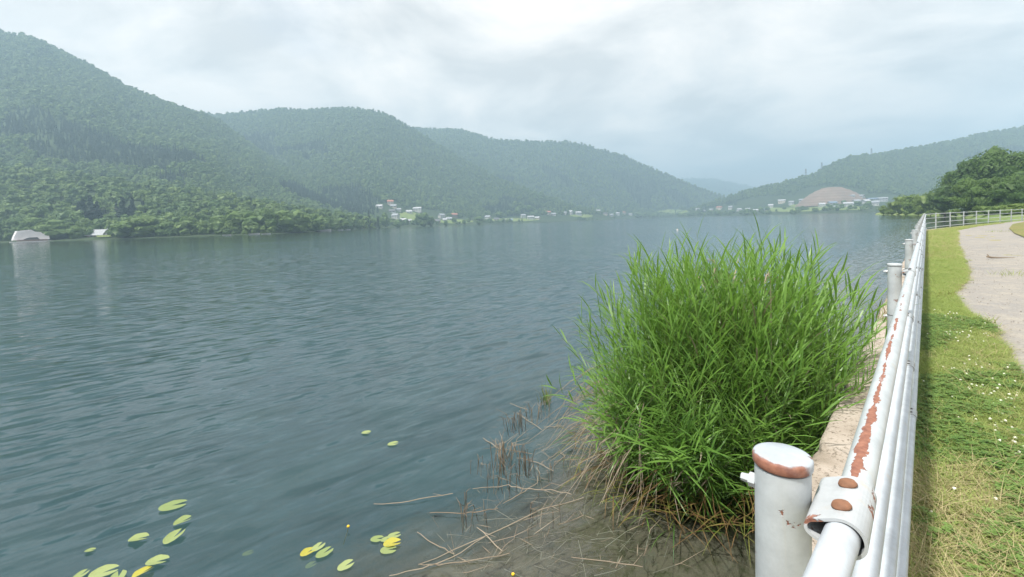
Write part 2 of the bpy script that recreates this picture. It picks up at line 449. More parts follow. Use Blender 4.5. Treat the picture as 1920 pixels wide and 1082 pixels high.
# ------------------------------------------------------------------ geometry-node scatter for stuff
def scatter(name, pts, scales, rots, protos, label, cat, parent=None):
    me = bpy.data.meshes.new(name)
    pts = np.asarray(pts, np.float32)
    me.vertices.add(len(pts)); me.vertices.foreach_set('co', pts.ravel())
    a = me.attributes.new('sc', 'FLOAT', 'POINT'); a.data.foreach_set('value', np.asarray(scales, np.float32))
    b = me.attributes.new('rt', 'FLOAT_VECTOR', 'POINT'); b.data.foreach_set('vector', np.asarray(rots, np.float32).ravel())
    o = link(name, me, parent)
    ng = bpy.data.node_groups.new('scatter_' + name, 'GeometryNodeTree')
    ng.interface.new_socket('Geometry', in_out='INPUT', socket_type='NodeSocketGeometry')
    ng.interface.new_socket('Geometry', in_out='OUTPUT', socket_type='NodeSocketGeometry')
    N = ng.nodes
    gi = N.new('NodeGroupInput'); go = N.new('NodeGroupOutput')
    ip = N.new('GeometryNodeInstanceOnPoints')
    jn = N.new('GeometryNodeJoinGeometry')
    for pr in protos:
        oi = N.new('GeometryNodeObjectInfo'); oi.inputs['Object'].default_value = pr; oi.inputs['As Instance'].default_value = True
        ng.links.new(oi.outputs['Geometry'], jn.inputs[0])
    s_ = N.new('GeometryNodeInputNamedAttribute'); s_.data_type = 'FLOAT'; s_.inputs[0].default_value = 'sc'
    r_ = N.new('GeometryNodeInputNamedAttribute'); r_.data_type = 'FLOAT_VECTOR'; r_.inputs[0].default_value = 'rt'
    ng.links.new(gi.outputs[0], ip.inputs['Points'])
    ng.links.new(jn.outputs[0], ip.inputs['Instance'])
    ip.inputs['Pick Instance'].default_value = True
    ng.links.new(s_.outputs[0], ip.inputs['Scale'])
    ng.links.new(r_.outputs[0], ip.inputs['Rotation'])
    ng.links.new(ip.outputs[0], go.inputs[0])
    md = o.modifiers.new('scatter', 'NODES'); md.node_group = ng
    tag(o, label, cat, None, 'stuff')
    return o
def proto(name, me): return bpy.data.objects.new(name, me)     # never linked: only instanced by stuff

# ------------------------------------------------------------------ foliage
def ico(sub=1):
    import bmesh
    bm = bmesh.new(); bmesh.ops.create_icosphere(bm, subdivisions=sub, radius=1.0)
    v = np.array([x.co[:] for x in bm.verts]); f = np.array([[y.index for y in x.verts] for x in bm.faces]); bm.free()
    return v, f
ICO1, ICO2 = ico(1), ico(2)
def crown_mesh(name, mat, seed, lobes, n, leaf, w=1.0, h=1.0, z0=0.35, core=0.80, sub=5, shape='round'):
    """crown of height ~1 standing at z0..z0+h, width w; lobes -> clumps -> leaf sprays"""
    rg = np.random.default_rng(seed)
    V = []; Fq = []; nv = 0
    cs = []; rs = []
    for i in range(lobes):
        a = rg.uniform(0, 2 * np.pi); q = rg.uniform(0, 1) ** 0.5; t = (i + rg.uniform(0, 1)) / lobes
        if shape == 'cone':
            rad = (1 - t) * 0.5 * w; cs.append([0.25 * rad * np.cos(a), 0.25 * rad * np.sin(a), z0 + t * h * 0.94]); rs.append([max(0.10 * w, rad), max(0.10 * w, rad), h / lobes * 1.5])
        else:
            env = np.sqrt(max(0.05, 1 - (2 * t - 0.9) ** 2 * 0.8))
            rr = rg.uniform(0.20, 0.30) * w
            ro = max(0, 0.5 * w * env - rr) * q
            cs.append([ro * np.cos(a), ro * np.sin(a), z0 + h * (0.12 + 0.72 * t)]); rs.append([rr, rr, rr * rg.uniform(0.65, 0.9) * (h / w) ** 0.5])
    cs = np.array(cs); rs = np.array(rs)
    per = max(1, n // (lobes * sub))
    P = []; Nn = []
    for c, r_ in zip(cs, rs):
        d = rg.normal(size=(sub, 3)); d[:, 2] = np.abs(d[:, 2]) * 0.9 - 0.25; d /= np.linalg.norm(d, axis=1)[:, None]
        for dd in d:
            sc = c + dd * r_ * 0.62; sr = r_ * rg.uniform(0.42, 0.62)
            e = rg.normal(size=(per, 3)); e /= np.linalg.norm(e, axis=1)[:, None]
            e = np.where((e @ dd < -0.3)[:, None], -e, e)
            P.append(sc + e * sr * rg.uniform(0.75, 1.12, (per, 1))); Nn.append(e + 0.35 * dd)
    P = np.concatenate(P); Nn = np.concatenate(Nn)
    Nn = Nn + rg.normal(size=Nn.shape) * 0.45 + np.array([0, 0, 0.35]); Nn /= np.linalg.norm(Nn, axis=1)[:, None]
    T = np.cross(Nn, rg.normal(size=Nn.shape)); T /= np.linalg.norm(T, axis=1)[:, None]
    B = np.cross(Nn, T)
    sz = leaf * rg.uniform(0.6, 1.35, (len(P), 1)); asp = rg.uniform(0.45, 0.8, (len(P), 1))
    q = np.stack([P - T * sz, P + B * sz * asp + Nn * sz * 0.15, P + T * sz, P - B * sz * asp - Nn * sz * 0.1], 1).reshape(-1, 3)
    F = np.arange(len(q)).reshape(-1, 4)
    tri = np.concatenate([F[:, [0, 1, 2]], F[:, [0, 2, 3]]])
    V.append(q); Fq.append(tri); nv = len(q)
    if core:
        iv, if_ = ICO1
        for c, r_ in zip(cs, rs):
            nz = 1 + 0.18 * rg.normal(size=(len(iv), 1))
            V.append(c + iv * r_ * core * nz); Fq.append(if_ + nv); nv += len(iv)
    return np_mesh(name, np.concatenate(V), np.concatenate(Fq), mat)

def trunk_mesh(name, seed, h, r, limbs=4, split=0.4, mat=None):
    rg = random.Random(seed); b = MB()
    top = Vector((rg.uniform(-.05, .05) * h, rg.uniform(-.05, .05) * h, h))
    pts = [Vector((0, 0, -0.3)), Vector((rg.uniform(-.02, .02) * h, rg.uniform(-.02, .02) * h, h * split)), top]
    b.tube(pts, [r * 1.25, r * 0.8, r * 0.2], 7)
    for i in range(limbs):
        a = rg.uniform(0, 6.28); l = h * rg.uniform(0.28, 0.42); p0 = pts[1] * 1.0 + (top - pts[1]) * rg.uniform(0.0, 0.5)
        d = Vector((math.cos(a), math.sin(a), rg.uniform(0.4, 0.9)))
        b.tube([p0, p0 + d * l * 0.5, p0 + d * l + Vector((0, 0, l * .15))], [r * .45, r * .3, r * .1], 5)
    return b.mesh(name, mat or M['bark'], True)

far_round = [proto('far_tree', crown_mesh('far_crown', M['forest'], 10 + i, 6, 150, 0.085, 1.0, 0.95, 0.05, 0.92, 4)) for i in range(4)]
far_cone = [proto('far_conifer', crown_mesh('far_conifer_crown', M['conifer'], 30 + i, 7, 110, 0.06, 0.45, 1.25, 0.0, 0.85, 4, 'cone')) for i in range(2)]

# ------------------------------------------------------------------ terrain: hills round the lake
def table(pts):      # (px, py, Y) -> arrays u, z, Y
    P = [at_depth(*p) for p in pts]
    u = np.array([p.x / p.y for p in P]); o = np.argsort(u)
    return u[o], np.array([p.z for p in P])[o], np.array([p.y for p in P])[o]
def pu(px): p = at_depth(px, 415, 100); return p.x / p.y
HILLS = {
 'wooded_foothill': dict(ridge=[(-350,312,340),(0,320,340),(100,330,340),(200,347,345),(350,364,350),(450,382,350),(560,397,360),(640,408,380),(710,420,430)],
    foot=[(-350,228),(0,226),(500,225),(600,285),(680,390),(720,470)], rav=5, flat=0.10, fz=0.03, den=26, size=7.4),
 'left_mountain': dict(ridge=[(-350,20,700),(-150,38,700),(0,60,700),(60,72,700),(120,100,710),(180,130,720),(240,165,730),(300,190,740),(340,204,750),(400,222,790),(450,258,790),(500,293,770),(560,334,730),(620,372,690),(680,404,650),(730,421,610)],
    foot=[(-350,265),(330,270),(600,330),(690,470),(730,520)], rav=26, flat=0.05, fz=0.02, den=21, size=6.4),
 'second_mountain': dict(ridge=[(200,235,1050),(340,207,1050),(400,217,1050),(440,215,1050),(500,207,1050),(530,205,1050),(570,208,1050),(640,203,1050),(700,210,1050),(720,212,1050),(745,226,1050),(800,258,1040),(860,296,1020),(920,329,990),(1000,362,960),(1080,388,950),(1150,402,980)],
    foot=[(200,480),(600,440),(690,480),(720,500),(800,580),(900,680),(1000,790),(1150,930)], rav=30, flat=0.2, fz=0.06, den=28, size=7.2),
 'third_mountain': dict(ridge=[(600,250,1350),(700,236,1350),(780,242,1350),(860,243,1350),(900,255,1350),(930,264,1350),(1000,267,1350),(1060,267,1350),(1085,269,1350),(1120,280,1370),(1170,293,1400),(1210,312,1420),(1260,332,1440),(1300,348,1450),(1350,367,1450),(1400,386,1450),(1440,398,1450)],
    foot=[(600,950),(850,690),(950,800),(1050,950),(1150,1080),(1250,1180),(1440,1250)], rav=40, flat=0.18, fz=0.03, den=56, size=9.5),
 'far_mountain': dict(ridge=[(1150,352,3200),(1240,346,3200),(1280,337,3200),(1340,337,3200),(1370,344,3200),(1400,349,3200),(1420,354,3200),(1460,372,3200),(1520,392,3200)],
    foot=[(1150,1900),(1520,1900)], rav=30, flat=0.05, fz=0.02, den=200, size=15),
 'right_mountain': dict(ridge=[(1270,399,1120),(1330,382,1100),(1400,359,1050),(1440,350,1030),(1500,336,1000),(1530,326,1000),(1560,309,1000),(1590,296,1000),(1620,292,1000),(1632,294,1000),(1650,290,1000),(1700,281,1000),(1750,273,1000),(1800,263,1000),(1850,251,1000),(1920,241,1000),(2050,226,1000),(2300,210,1000)],
    foot=[(1270,1050),(1330,980),(1400,800),(1500,660),(1600,560),(1700,540),(2300,540)], rav=14, flat=0.42, fz=0.13, den=26, size=7.0),
}
for nm, h in HILLS.items():
    h['u'], h['z'], h['Y'] = table(h['ridge'])
    h['fu'] = np.array([pu(p[0]) for p in h['foot']]); h['fY'] = np.array([float(p[1]) for p in h['foot']])
    h['seed'] = sum(map(ord, nm))
def hill_z(h, u, Y):
    zr = np.interp(u, h['u'], h['z']); Y1 = np.interp(u, h['u'], h['Y']); Y0 = np.minimum(np.interp(u, h['fu'], h['fY']), Y1 - 20)
    s = (Y - Y0) / (Y1 - Y0)
    fl, fz = h['flat'], h['fz']
    sc = np.clip(s, 0, 1)
    q = np.clip((sc - fl) / (1 - fl), 0, 1)
    prof = np.where(sc < fl, fz * sc / fl, fz + (1 - fz) * (0.62 * q + 0.38 * (3 * q * q - 2 * q ** 3)))
    z = zr * prof + 0.25
    L = u * Y1
    rn = np.abs(fbm(L / 95.0 + sc * 0.8, sc * 1.3 + 3, h['seed'], 4) - 0.5) * 2
    z = z - h['rav'] * (0.85 - rn) * np.clip(q * 2.2, 0, 1) * np.clip((1 - q) * 3.5, 0, 1) * np.clip(zr / 150, 0.15, 1)
    z = np.where(s < 0, 0.25 + s * (Y1 - Y0) * 0.12, z)
    z = np.where(s > 1, zr * np.clip(1 - (s - 1) * 0.8, -0.1, 1), z)
    return z, s
def ground_z(u, Y):
    best = -9.0; who = None
    for nm, h in HILLS.items():
        if h['u'][0] <= u <= h['u'][-1]:
            z, s = hill_z(h, np.array(u), np.array(Y))
            if 0 <= s <= 1.1 and z > best: best = float(z); who = nm
    return best, who
def hit(px, py, y0=150):
    """walk along a line of sight to the hill surface"""
    v = ray(px, py); Y = np.arange(y0, 1800, 5.0)
    zr_ = CAM.z + v.z / v.y * Y; u = np.full_like(Y, v.x / v.y); g = np.full_like(Y, -9.0)
    for nm, h in HILLS.items():
        if h['u'][0] <= u[0] <= h['u'][-1]:
            z, s = hill_z(h, u, Y); z = np.where((s >= 0) & (s <= 1.1), z, -9.0); g = np.maximum(g, z)
    k = np.nonzero(g >= zr_)[0]
    if not len(k): return None
    k = k[0]; return Vector((u[0] * Y[k], Y[k], float(g[k])))
for nm, h in HILLS.items():
    u = np.linspace(h['u'][0], h['u'][-1], 170)
    sv = np.concatenate([[-0.12], np.linspace(0, 1, 60), [1.06, 1.2, 1.5]])
    UU, SS = np.meshgrid(u, sv)
    Y1 = np.interp(UU, h['u'], h['Y']); Y0 = np.minimum(np.interp(UU, h['fu'], h['fY']), Y1 - 20)
    YY = Y0 + SS * (Y1 - Y0)
    ZZ, _ = hill_z(h, UU, YY)
    V = np.stack([UU * YY, YY, ZZ], -1).reshape(-1, 3)
    nr, nc = UU.shape
    i = np.arange(nr * nc).reshape(nr, nc)
    F = np.stack([i[:-1, :-1], i[:-1, 1:], i[1:, 1:], i[1:, :-1]], -1).reshape(-1, 4)
    o = link(nm, np_mesh(nm, V, F, M['hill_soil'], None, True))
    tag(o, kind='structure')

# open ground where no forest stands (pixel ellipses of fields and villages: cx, cy, rx, ry)
CLEAR = [(166,404,19,28),(250,394,26,20),(770,405,70,14),(845,417,60,7),(195,444,22,8),(960,411,130,5),(1110,407,110,5),(1262,398,32,6),(1400,393,75,9),(1500,383,120,18),(1560,372,75,24),(1640,378,70,16),(730,388,26,10)]
LABEL = {'wooded_foothill': 'leafy wood covering the low foothill along the left shore', 'left_mountain': 'dense forest covering the high left mountain',
 'second_mountain': 'forest covering the flat topped mountain left of centre', 'third_mountain': 'hazy forest covering the mountain behind the middle of the lake',
 'far_mountain': 'palest blue forest on the farthest mountain', 'right_mountain': 'forest covering the long ridge above the right shore'}
rg = np.random.default_rng(5)
for nm, h in HILLS.items():
    pts = []
    u0, u1 = max(h['u'][0], -1.35), min(h['u'][-1], 1.35)
    Ymin, Ymax = h['fY'].min(), h['Y'].max()
    area = (u1 - u0) * (Ymax ** 2 - Ymin ** 2) / 2
    n = int(area / h['den'] * 1.5)
    u = rg.uniform(u0, u1, n); Y = np.sqrt(rg.uniform(Ymin ** 2, Ymax ** 2, n))
    z, s = hill_z(h, u, Y)
    ok = (s > 0.03) & (s < 1.03)
    u, Y, z, s = u[ok], Y[ok], z[ok], s[ok]
    # drop trees buried in a nearer hill's flank or standing in clearings
    P = np.stack([u * Y, Y, z], 1)
    q = (P - np.array(CAM)) @ np.array(CROT.to_3x3())
    px = CX + FPX * q[:, 0] / -q[:, 2]; py = CY - FPX * q[:, 1] / -q[:, 2]
    keep = np.ones(len(P), bool)
    for (a, b, c, d) in CLEAR:
        keep &= ((px - a) / c) ** 2 + ((py - b) / d) ** 2 > 1
    if nm == 'right_mountain': keep &= (s > 0.30) | (rg.uniform(0, 1, len(P)) < 0.12)
    if nm == 'third_mountain': keep &= (s > 0.10) | (rg.uniform(0, 1, len(P)) < 0.5)
    P = P[keep]; s = s[keep]
    sc = h['size'] * rg.uniform(0.55, 0.95, len(P)) * (0.85 + 0.8 * rg.uniform(0, 1, len(P)) ** 3)
    rot = np.stack([rg.uniform(-.12, .12, len(P)), rg.uniform(-.12, .12, len(P)), rg.uniform(0, 6.28, len(P))], 1)
    con = fbm(P[:, 0] / 120, P[:, 1] / 120, 77, 3) > (0.63 if nm != 'wooded_foothill' else 0.70)
    con &= (s > 0.16) & (s < 0.80)
    P[:, 2] -= sc * 0.18
    o = scatter('hillside_forest', P[~con], sc[~con], rot[~con], far_round, LABEL[nm], 'forest')
    o2 = scatter('conifer_stand', P[con], sc[con] * 1.1, rot[con] * np.array([0.3, 0.3, 1]), far_cone, 'darker conifers among the ' + LABEL[nm].split(' covering')[0].replace('palest blue forest on the farthest mountain', 'far blue forest') + ' of the ' + nm.replace('_', ' '), 'forest')

# ------------------------------------------------------------------ lake: water sheet and bed
UDIR = Vector((math.sin(R(42.2)), math.cos(R(42.2)), 0)); NDIR = Vector((-UDIR.y, UDIR.x, 0))
def nonuni(lo, hi, c, fine, k=1.18):
    a = [c]; st = fine
    while a[-1] < hi:
        a.append(min(hi, a[-1] + st)); st = fine if a[-1] < c + fine * 45 else st * k
    b = [c]; st = fine
    while b[-1] > lo:
        b.append(max(lo, b[-1] - st)); st = fine if b[-1] > c - fine * 45 else st * k
    return np.array(sorted(set(b + a)))
# grid in (along wall, out from wall)
gs = nonuni(-60, 3400, 5.0, 0.12); ga = nonuni(-60, 3400, 2.5, 0.10)
GS, GA = np.meshgrid(gs, ga)
wob = (fbm(GS * 0.5, GA * 0.5, 3, 4) - 0.5) * 1.5
edge = 3.25 + 0.25 * np.tanh((GS - 4) * 0.5) + wob
dd_ = np.maximum(0, GA - edge + 0.9); drop = np.minimum(2.2, 0.34 * dd_ * np.minimum(1, dd_ / 0.8 + 0.2))
bz = -0.45 * np.clip(1.35 - GA, 0, 0.75) * (0.4 + fbm(GS * 0.9, GA * 0.9, 12, 3)) - 0.17 - 0.10 * fbm(GS * 1.4, GA * 1.4, 8, 4) + 0.06 - drop - 0.10 * np.clip(GA - 1.0, 0, 2)
X = GS * UDIR.x + GA * NDIR.x; Yv = GS * UDIR.y + GA * NDIR.y
nr, nc = GS.shape; i = np.arange(nr * nc).reshape(nr, nc)
F = np.stack([i[:-1, :-1], i[:-1, 1:], i[1:, 1:], i[1:, :-1]], -1).reshape(-1, 4)
o = link('lake_bed', np_mesh('lake_bed', np.stack([X, Yv, bz], -1).reshape(-1, 3), F, M['bed'], None, True)); tag(o, kind='structure')
wv = [UDIR * s_ + NDIR * a_ for s_, a_ in ((-60, -58), (3350, -58), (3350, 3350), (-60, 3350))]
b = MB(); b.add([(v.x, v.y, 0) for v in wv], [[0, 1, 2, 3]]); o = b.build('lake_water', M['water']); tag(o, kind='structure')

# ------------------------------------------------------------------ haze over the valley
b = MB(); b.box(-3600, 3600, -200, 3900, -4.0, 400)
t = NT('valley_haze'); t.t.nodes.remove(t.out); t.out = t.n('ShaderNodeOutputMaterial')
pv = t.n('ShaderNodeVolumePrincipled'); pv.inputs['Color'].default_value = (0.53, 0.79, 1.0, 1); pv.inputs['Density'].default_value = 0.00070
pv.inputs['Anisotropy'].default_value = 0.1
t.l(pv.outputs[0], t.out.inputs['Volume'])
tag(b.build('haze', t.mat), kind='stuff')

# ------------------------------------------------------------------ bank: line of the fence, ground, path, verge
ZG = 0.75
def heading(s):
    if s < 0.75: return 44.6
    if s < 43.0: return 42.2
    if s < 46.0: return 42.2 + (s - 43.0) / 3.0 * 14.8
    return min(61.0, 57.0 + (s - 46.0) * 0.15)
DS = 0.05
_s = np.arange(-14, 130, DS)
_h = np.array([math.radians(heading(x)) for x in _s])
_cx = np.concatenate([[0], np.cumsum(np.sin(_h[:-1]) * DS)]); _cy = np.concatenate([[0], np.cumsum(np.cos(_h[:-1]) * DS)])
_i0 = int(np.argmin(abs(_s - 0.8)))
_cx += 0.8 * UDIR.x - _cx[_i0]; _cy += 0.8 * UDIR.y - _cy[_i0]
_hs = np.convolve(np.pad(_h, 60, 'edge'), np.ones(121) / 121, 'valid')
def curve(s, a, z=0.0, smooth=True):
    s = np.asarray(s, float); x = np.interp(s, _s, _cx); y = np.interp(s, _s, _cy); th = np.interp(s, _s, _hs if smooth else _h)
    return np.stack([x - np.cos(th) * a, y + np.sin(th) * a, np.broadcast_to(z, x.shape) * 1.0], -1)
def to_sa(p):
    d2 = (_cx - p.x) ** 2 + (_cy - p.y) ** 2; k = int(np.argmin(d2)); th = _hs[k]
    return _s[k], -(p.x - _cx[k]) * math.cos(th) + (p.y - _cy[k]) * math.sin(th)
def sheet(name, S, A, zf, mat, smooth=True):
    """S (n,), A (n,m)"""
    SS = np.repeat(S[:, None], A.shape[1], 1)
    V = curve(SS.ravel(), A.ravel()); V[:, 2] = zf(SS.ravel(), A.ravel())
    i = np.arange(SS.size).reshape(SS.shape)
    F = np.stack([i[:-1, :-1], i[:-1, 1:], i[1:, 1:], i[1:, :-1]], -1).reshape(-1, 4)
    return link(name, np_mesh(name, V, F, mat, None, smooth))
def bumpz(s, a): return 0.02 * (fbm(s * 1.3, a * 1.3, 21, 4) - 0.5)
S1 = np.concatenate([np.arange(-8, 14, 0.15), np.arange(14, 60, 0.6), np.arange(60, 116, 2.0)])
A1 = np.concatenate([np.linspace(0.30, -3, 28), np.linspace(-3.3, -14, 14), [-20, -30, -45, -70]])
o = sheet('ground', S1, np.repeat(A1[None], len(S1), 0), lambda s, a: ZG - 0.012 + bumpz(s, a), M['verge_soil']); tag(o, kind='structure')
VE = [(1925,800),(1912,770),(1893,720),(1866,665),(1846,630),(1826,606),(1790,578),(1772,550),(1796,528),(1804,508),(1796,480),(1790,455),(1792,440),(1800,431),(1830,425),(1870,420),(1915,414)]
vs_, va_ = zip(*[to_sa(on_level(x, y, ZG)) for x, y in VE])
od = np.argsort(vs_); vs_ = np.array(vs_)[od]; va_ = np.array(va_)[od]
def verge_edge(s): return np.interp(s, vs_, va_) + 0.10 * (fbm(np.asarray(s) * 2.2, np.asarray(s) * 0 + 4, 31, 4) - 0.5)
S2 = np.concatenate([np.arange(1.2, 14, 0.06), np.arange(14, 60, 0.3), np.arange(60, 100, 2.0)])
T = np.linspace(0, 1, 26) ** 1.6
A2 = verge_edge(S2)[:, None] * (1 - T[None]) + (-13.5) * T[None]
o = sheet('path', S2, A2, lambda s, a: ZG + 0.006 + 0.35 * bumpz(s, a) + 0.015 * np.clip(1 - (verge_edge(s) - a) / 0.15, -1, 0), M['path']); tag(o, kind='structure')
LP = [(1892,428),(1899,420),(1925,415),(2060,409),(2300,414),(2300,455),(2060,462),(1960,454),(1922,445),(1902,437)]
b = MB(); b.add([on_level(x, y, ZG + 0.035) for x, y in LP] + [on_level(x, y, ZG - 0.02) for x, y in LP],
                [list(range(10))] + [[i, (i + 1) % 10, 10 + (i + 1) % 10, 10 + i] for i in range(10)])
o = b.build('lawn', M['lawn']); tag(o, kind='structure')

# concrete retaining wall along the water
S3 = np.concatenate([np.arange(-6, 12, 0.05), np.arange(12, 62, 0.4)])
prof = [(0.055, -0.03, 0), (0.06, 0.0, 0), (0.16, 0.006, 0), (0.26, 0.006, 0), (0.36, 0.004, 0), (0.46, 0.002, 0), (0.52, -0.003, 0), (0.548, -0.012, 1), (0.562, -0.035, 1), (0.568, -0.10, 1), (0.572, -0.25, 1), (0.58, -0.6, 1), (0.60, -1.4, 1)]
A3 = np.array([[p[0] for p in prof]] * len(S3)); Z3 = np.array([[p[1] for p in prof]] * len(S3))
SS3 = np.repeat(S3[:, None], len(prof), 1)
ed = np.array([p[2] for p in prof])[None]
chip = np.clip(fbm(SS3 * 3.0, A3 * 3 + Z3 * 2, 51, 5) - 0.52, 0, 1) * 0.16
A3 = A3 - ed * chip + 0.012 * (fbm(SS3 * 6, Z3 * 6 + A3, 52, 3) - 0.5)
Z3 = Z3 - (1 - ed) * np.clip(fbm(SS3 * 5, A3 * 5, 53, 4) - 0.56, 0, 1) * 0.06 + 0.006 * (fbm(SS3 * 14, A3 * 14, 54, 3) - 0.5)
V = curve(SS3.ravel(), A3.ravel()); V[:, 2] = (ZG + Z3).ravel()
i = np.arange(SS3.size).reshape(SS3.shape)
F = np.stack([i[:-1, :-1], i[:-1, 1:], i[1:, 1:], i[1:, :-1]], -1).reshape(-1, 4)
tag(link('retaining_wall', np_mesh('retaining_wall', V, F, M['concrete'], None, True)), 'weathered concrete retaining wall along the water beneath the white pipe fence', 'wall')

# ------------------------------------------------------------------ pipe fence
fence = tag(empty('pipe_fence', tuple(curve(0.8, 0.16, ZG, False))), 'white painted steel pipe fence with round posts running along the lake bank', 'fence')
fence_inv = Matrix.Translation(fence.location).inverted()
bpy.context.view_layer.update()
RAILZ = [1.915, 1.605, 1.275, 0.945]; CAPZ = 1.98
RR, PR = 0.0218, 0.0385
AP = 0.165
ARS = [0.080, 0.090, 0.084, 0.070]; AR = 0.080
NP = 26; K0 = -1
ps = [0.79 + 3.3 * (k + K0) for k in range(NP)]
def post_bm(z0):
    b = MB(); H = CAPZ - 0.022 - z0
    b.lathe([(PR, 0), (PR, 0.002), (PR, H * 0.5), (PR, H - 0.002), (PR, H)], 28); return b.mesh('post', M['paint'], 'auto')
post_me = post_bm(0.60)
b = MB(); b.lathe([(PR + 0.0015, 0), (PR + 0.0028, 0.002), (PR + 0.0028, 0.0125), (PR + 0.0014, 0.0150), (PR - 0.002, 0.0162), (PR * 0.5, 0.0185), (0.004, 0.0192)], 36)
cap_me = b.mesh('cap', M['paint_cap'], 'auto')
b = MB(); b.lathe([(PR + 0.0012, 0), (PR + 0.0022, 0.002), (PR + 0.0012, 0.004)], 24); ring_me = b.mesh('weld_ring', M['dark_steel'])
b = MB(); b.lathe([(PR + 0.0015, 0), (PR + 0.0028, 0.002), (PR + 0.0028, 0.0125), (PR + 0.0014, 0.0150), (PR - 0.002, 0.0162), (PR * 0.5, 0.0185), (0.004, 0.0192)], 24); cap_plain = b.mesh('cap', M['paint'], 'auto')
def bolt_mesh(mat, r, hgt):
    b = MB(); b.lathe([(r, 0), (r * 0.98, hgt * 0.25), (r * 0.8, hgt * 0.7), (r * 0.45, hgt * 0.95), (r * 0.1, hgt)], 14)
    return b.mesh('bolt', mat, 'auto')
dome_me = bolt_mesh(M['rust'], 0.0125, 0.008); dome_w = bolt_mesh(M['dark_steel'], 0.009, 0.007)
b = MB(); b.lathe([(0.011, 0), (0.011, 0.010), (0.007, 0.011), (0.006, 0.022)], 6); hex_me = b.mesh('bolt', M['paint'])
# clamp: a strap of plate wrapped round the rail and drawn out into a loop towards the post
def clamp_mesh():
    out = []; inn = []
    R0, r1, cy1 = RR + 0.0045, 0.0135, AP - AR - PR - 0.0135 - 0.001
    th0 = math.acos((R0 - r1) / cy1)
    n1, n2 = 22, 10
    for k in range(n1 + 1):
        a = th0 + (2 * math.pi - 2 * th0) * k / n1
        out.append((R0 * math.cos(a), R0 * math.sin(a)))
    for k in range(n2 + 1):
        a = -th0 + 2 * th0 * k / n2
        out.append((cy1 + r1 * math.cos(a), r1 * math.sin(a)))
    cc = []
    for (y, z) in out:
        # inner offset by plate thickness
        if y <= cy1 * 0.5: l = math.hypot(y, z); q = (R0 - 0.0042) / l; inn.append((y * q, z * q))
        else: l = math.hypot(y - cy1, z); q = (r1 - 0.0042) / l; inn.append((cy1 + (y - cy1) * q, z * q))
    n = len(out); W = 0.066; b = MB(); vs = []
    for x, s_ in ((-W, out), (W, out), (-W, inn), (W, inn)): vs += [(x, y, z) for y, z in s_]
    fs = []
    for k in range(n):
        j = (k + 1) % n
        fs += [[k, n + k, n + j, j], [2 * n + k, 2 * n + j, 3 * n + j, 3 * n + k], [k, j, 2 * n + j, 2 * n + k], [n + k, 3 * n + k, 3 * n + j, n + j]]
    b.add(vs, fs); return b.mesh('clamp', M['paint_clamp'])
clamp_me = clamp_mesh()
rail_cache = {}
def rail_mesh(L, mat, r=RR):
    key = (round(L, 2), mat.name, r)
    if key not in rail_cache:
        b = MB(); n = 24
        b.tube([(x_, 0, 0) for x_ in (-0.004, -0.003, L * 0.25, L * 0.5, L * 0.75, L + 0.003, L + 0.004)], r, n)
        rail_cache[key] = b.mesh('rail', mat, 'auto')
    return rail_cache[key]
def put(name, me, parent, mw):
    o = link(name, me); o.parent = parent
    o.matrix_parent_inverse = parent['_inv'] if False else PINV[parent.name]
    o.matrix_basis = mw; PINV[o.name] = mw.inverted(); return o
PINV = {fence.name: fence_inv}
def frame(s, a, z, s2=None):
    p = Vector(curve(s, a, z, False)); th = float(np.interp(s, _s, _h))
    ux = Vector((math.sin(th), math.cos(th), 0)); ny = Vector((-math.cos(th), math.sin(th), 0))
    m = Matrix.Identity(4); m.col[0][:3] = ux; m.col[1][:3] = ny; m.col[2][:3] = (0, 0, 1); m.translation = p
    return m
for k, s in enumerate(ps):
    fm = frame(s, AP, 0.60)
    po = put('post', post_me, fence, fm)
    put('cap', cap_me if k + K0 <= 0 else cap_plain, po, frame(s, AP, CAPZ - 0.0195))
    if k in (2, 3, 4): put('weld_ring', ring_me, po, frame(s, AP, 1.62))
    nearp = k + K0 <= 6
    for j, rz in enumerate(RAILZ):
        if nearp:
            put('bolt', hex_me, po, frame(s, AP + PR - 0.001, rz + 0.005) @ Matrix.Rotation(R(-90), 4, 'X'))
        if k + K0 < 14 or j < 4:
            cl = put('clamp', clamp_me, fence, frame(s, ARS[j], rz))
            if k + K0 <= 5:
                for dx in (-0.032, 0.036):
                    put('bolt', dome_me if j == 0 and k + K0 <= 0 else dome_w, cl, frame(s, ARS[j], rz) @ Matrix.Translation((dx, 0.006, RR + 0.0035)) @ Matrix.Rotation(R(-12), 4, 'X'))
        if k + 1 < NP:
            p0 = Vector(curve(s, ARS[j], rz, False)); p1 = Vector(curve(ps[k + 1], ARS[j], rz, False)); d_ = p1 - p0
            m = Matrix.Identity(4); ux = d_.normalized(); m.col[0][:3] = ux; m.col[1][:3] = (-ux.y, ux.x, 0); m.col[2][:3] = (0, 0, 1); m.translation = p0
            put('rail', rail_mesh(d_.length, M['paint_flaked'] if (j == 0 and k + K0 == 0) else M['paint_rail'], RR if not (k + K0 < 0 and j == 0) else 0.0205), fence, m)

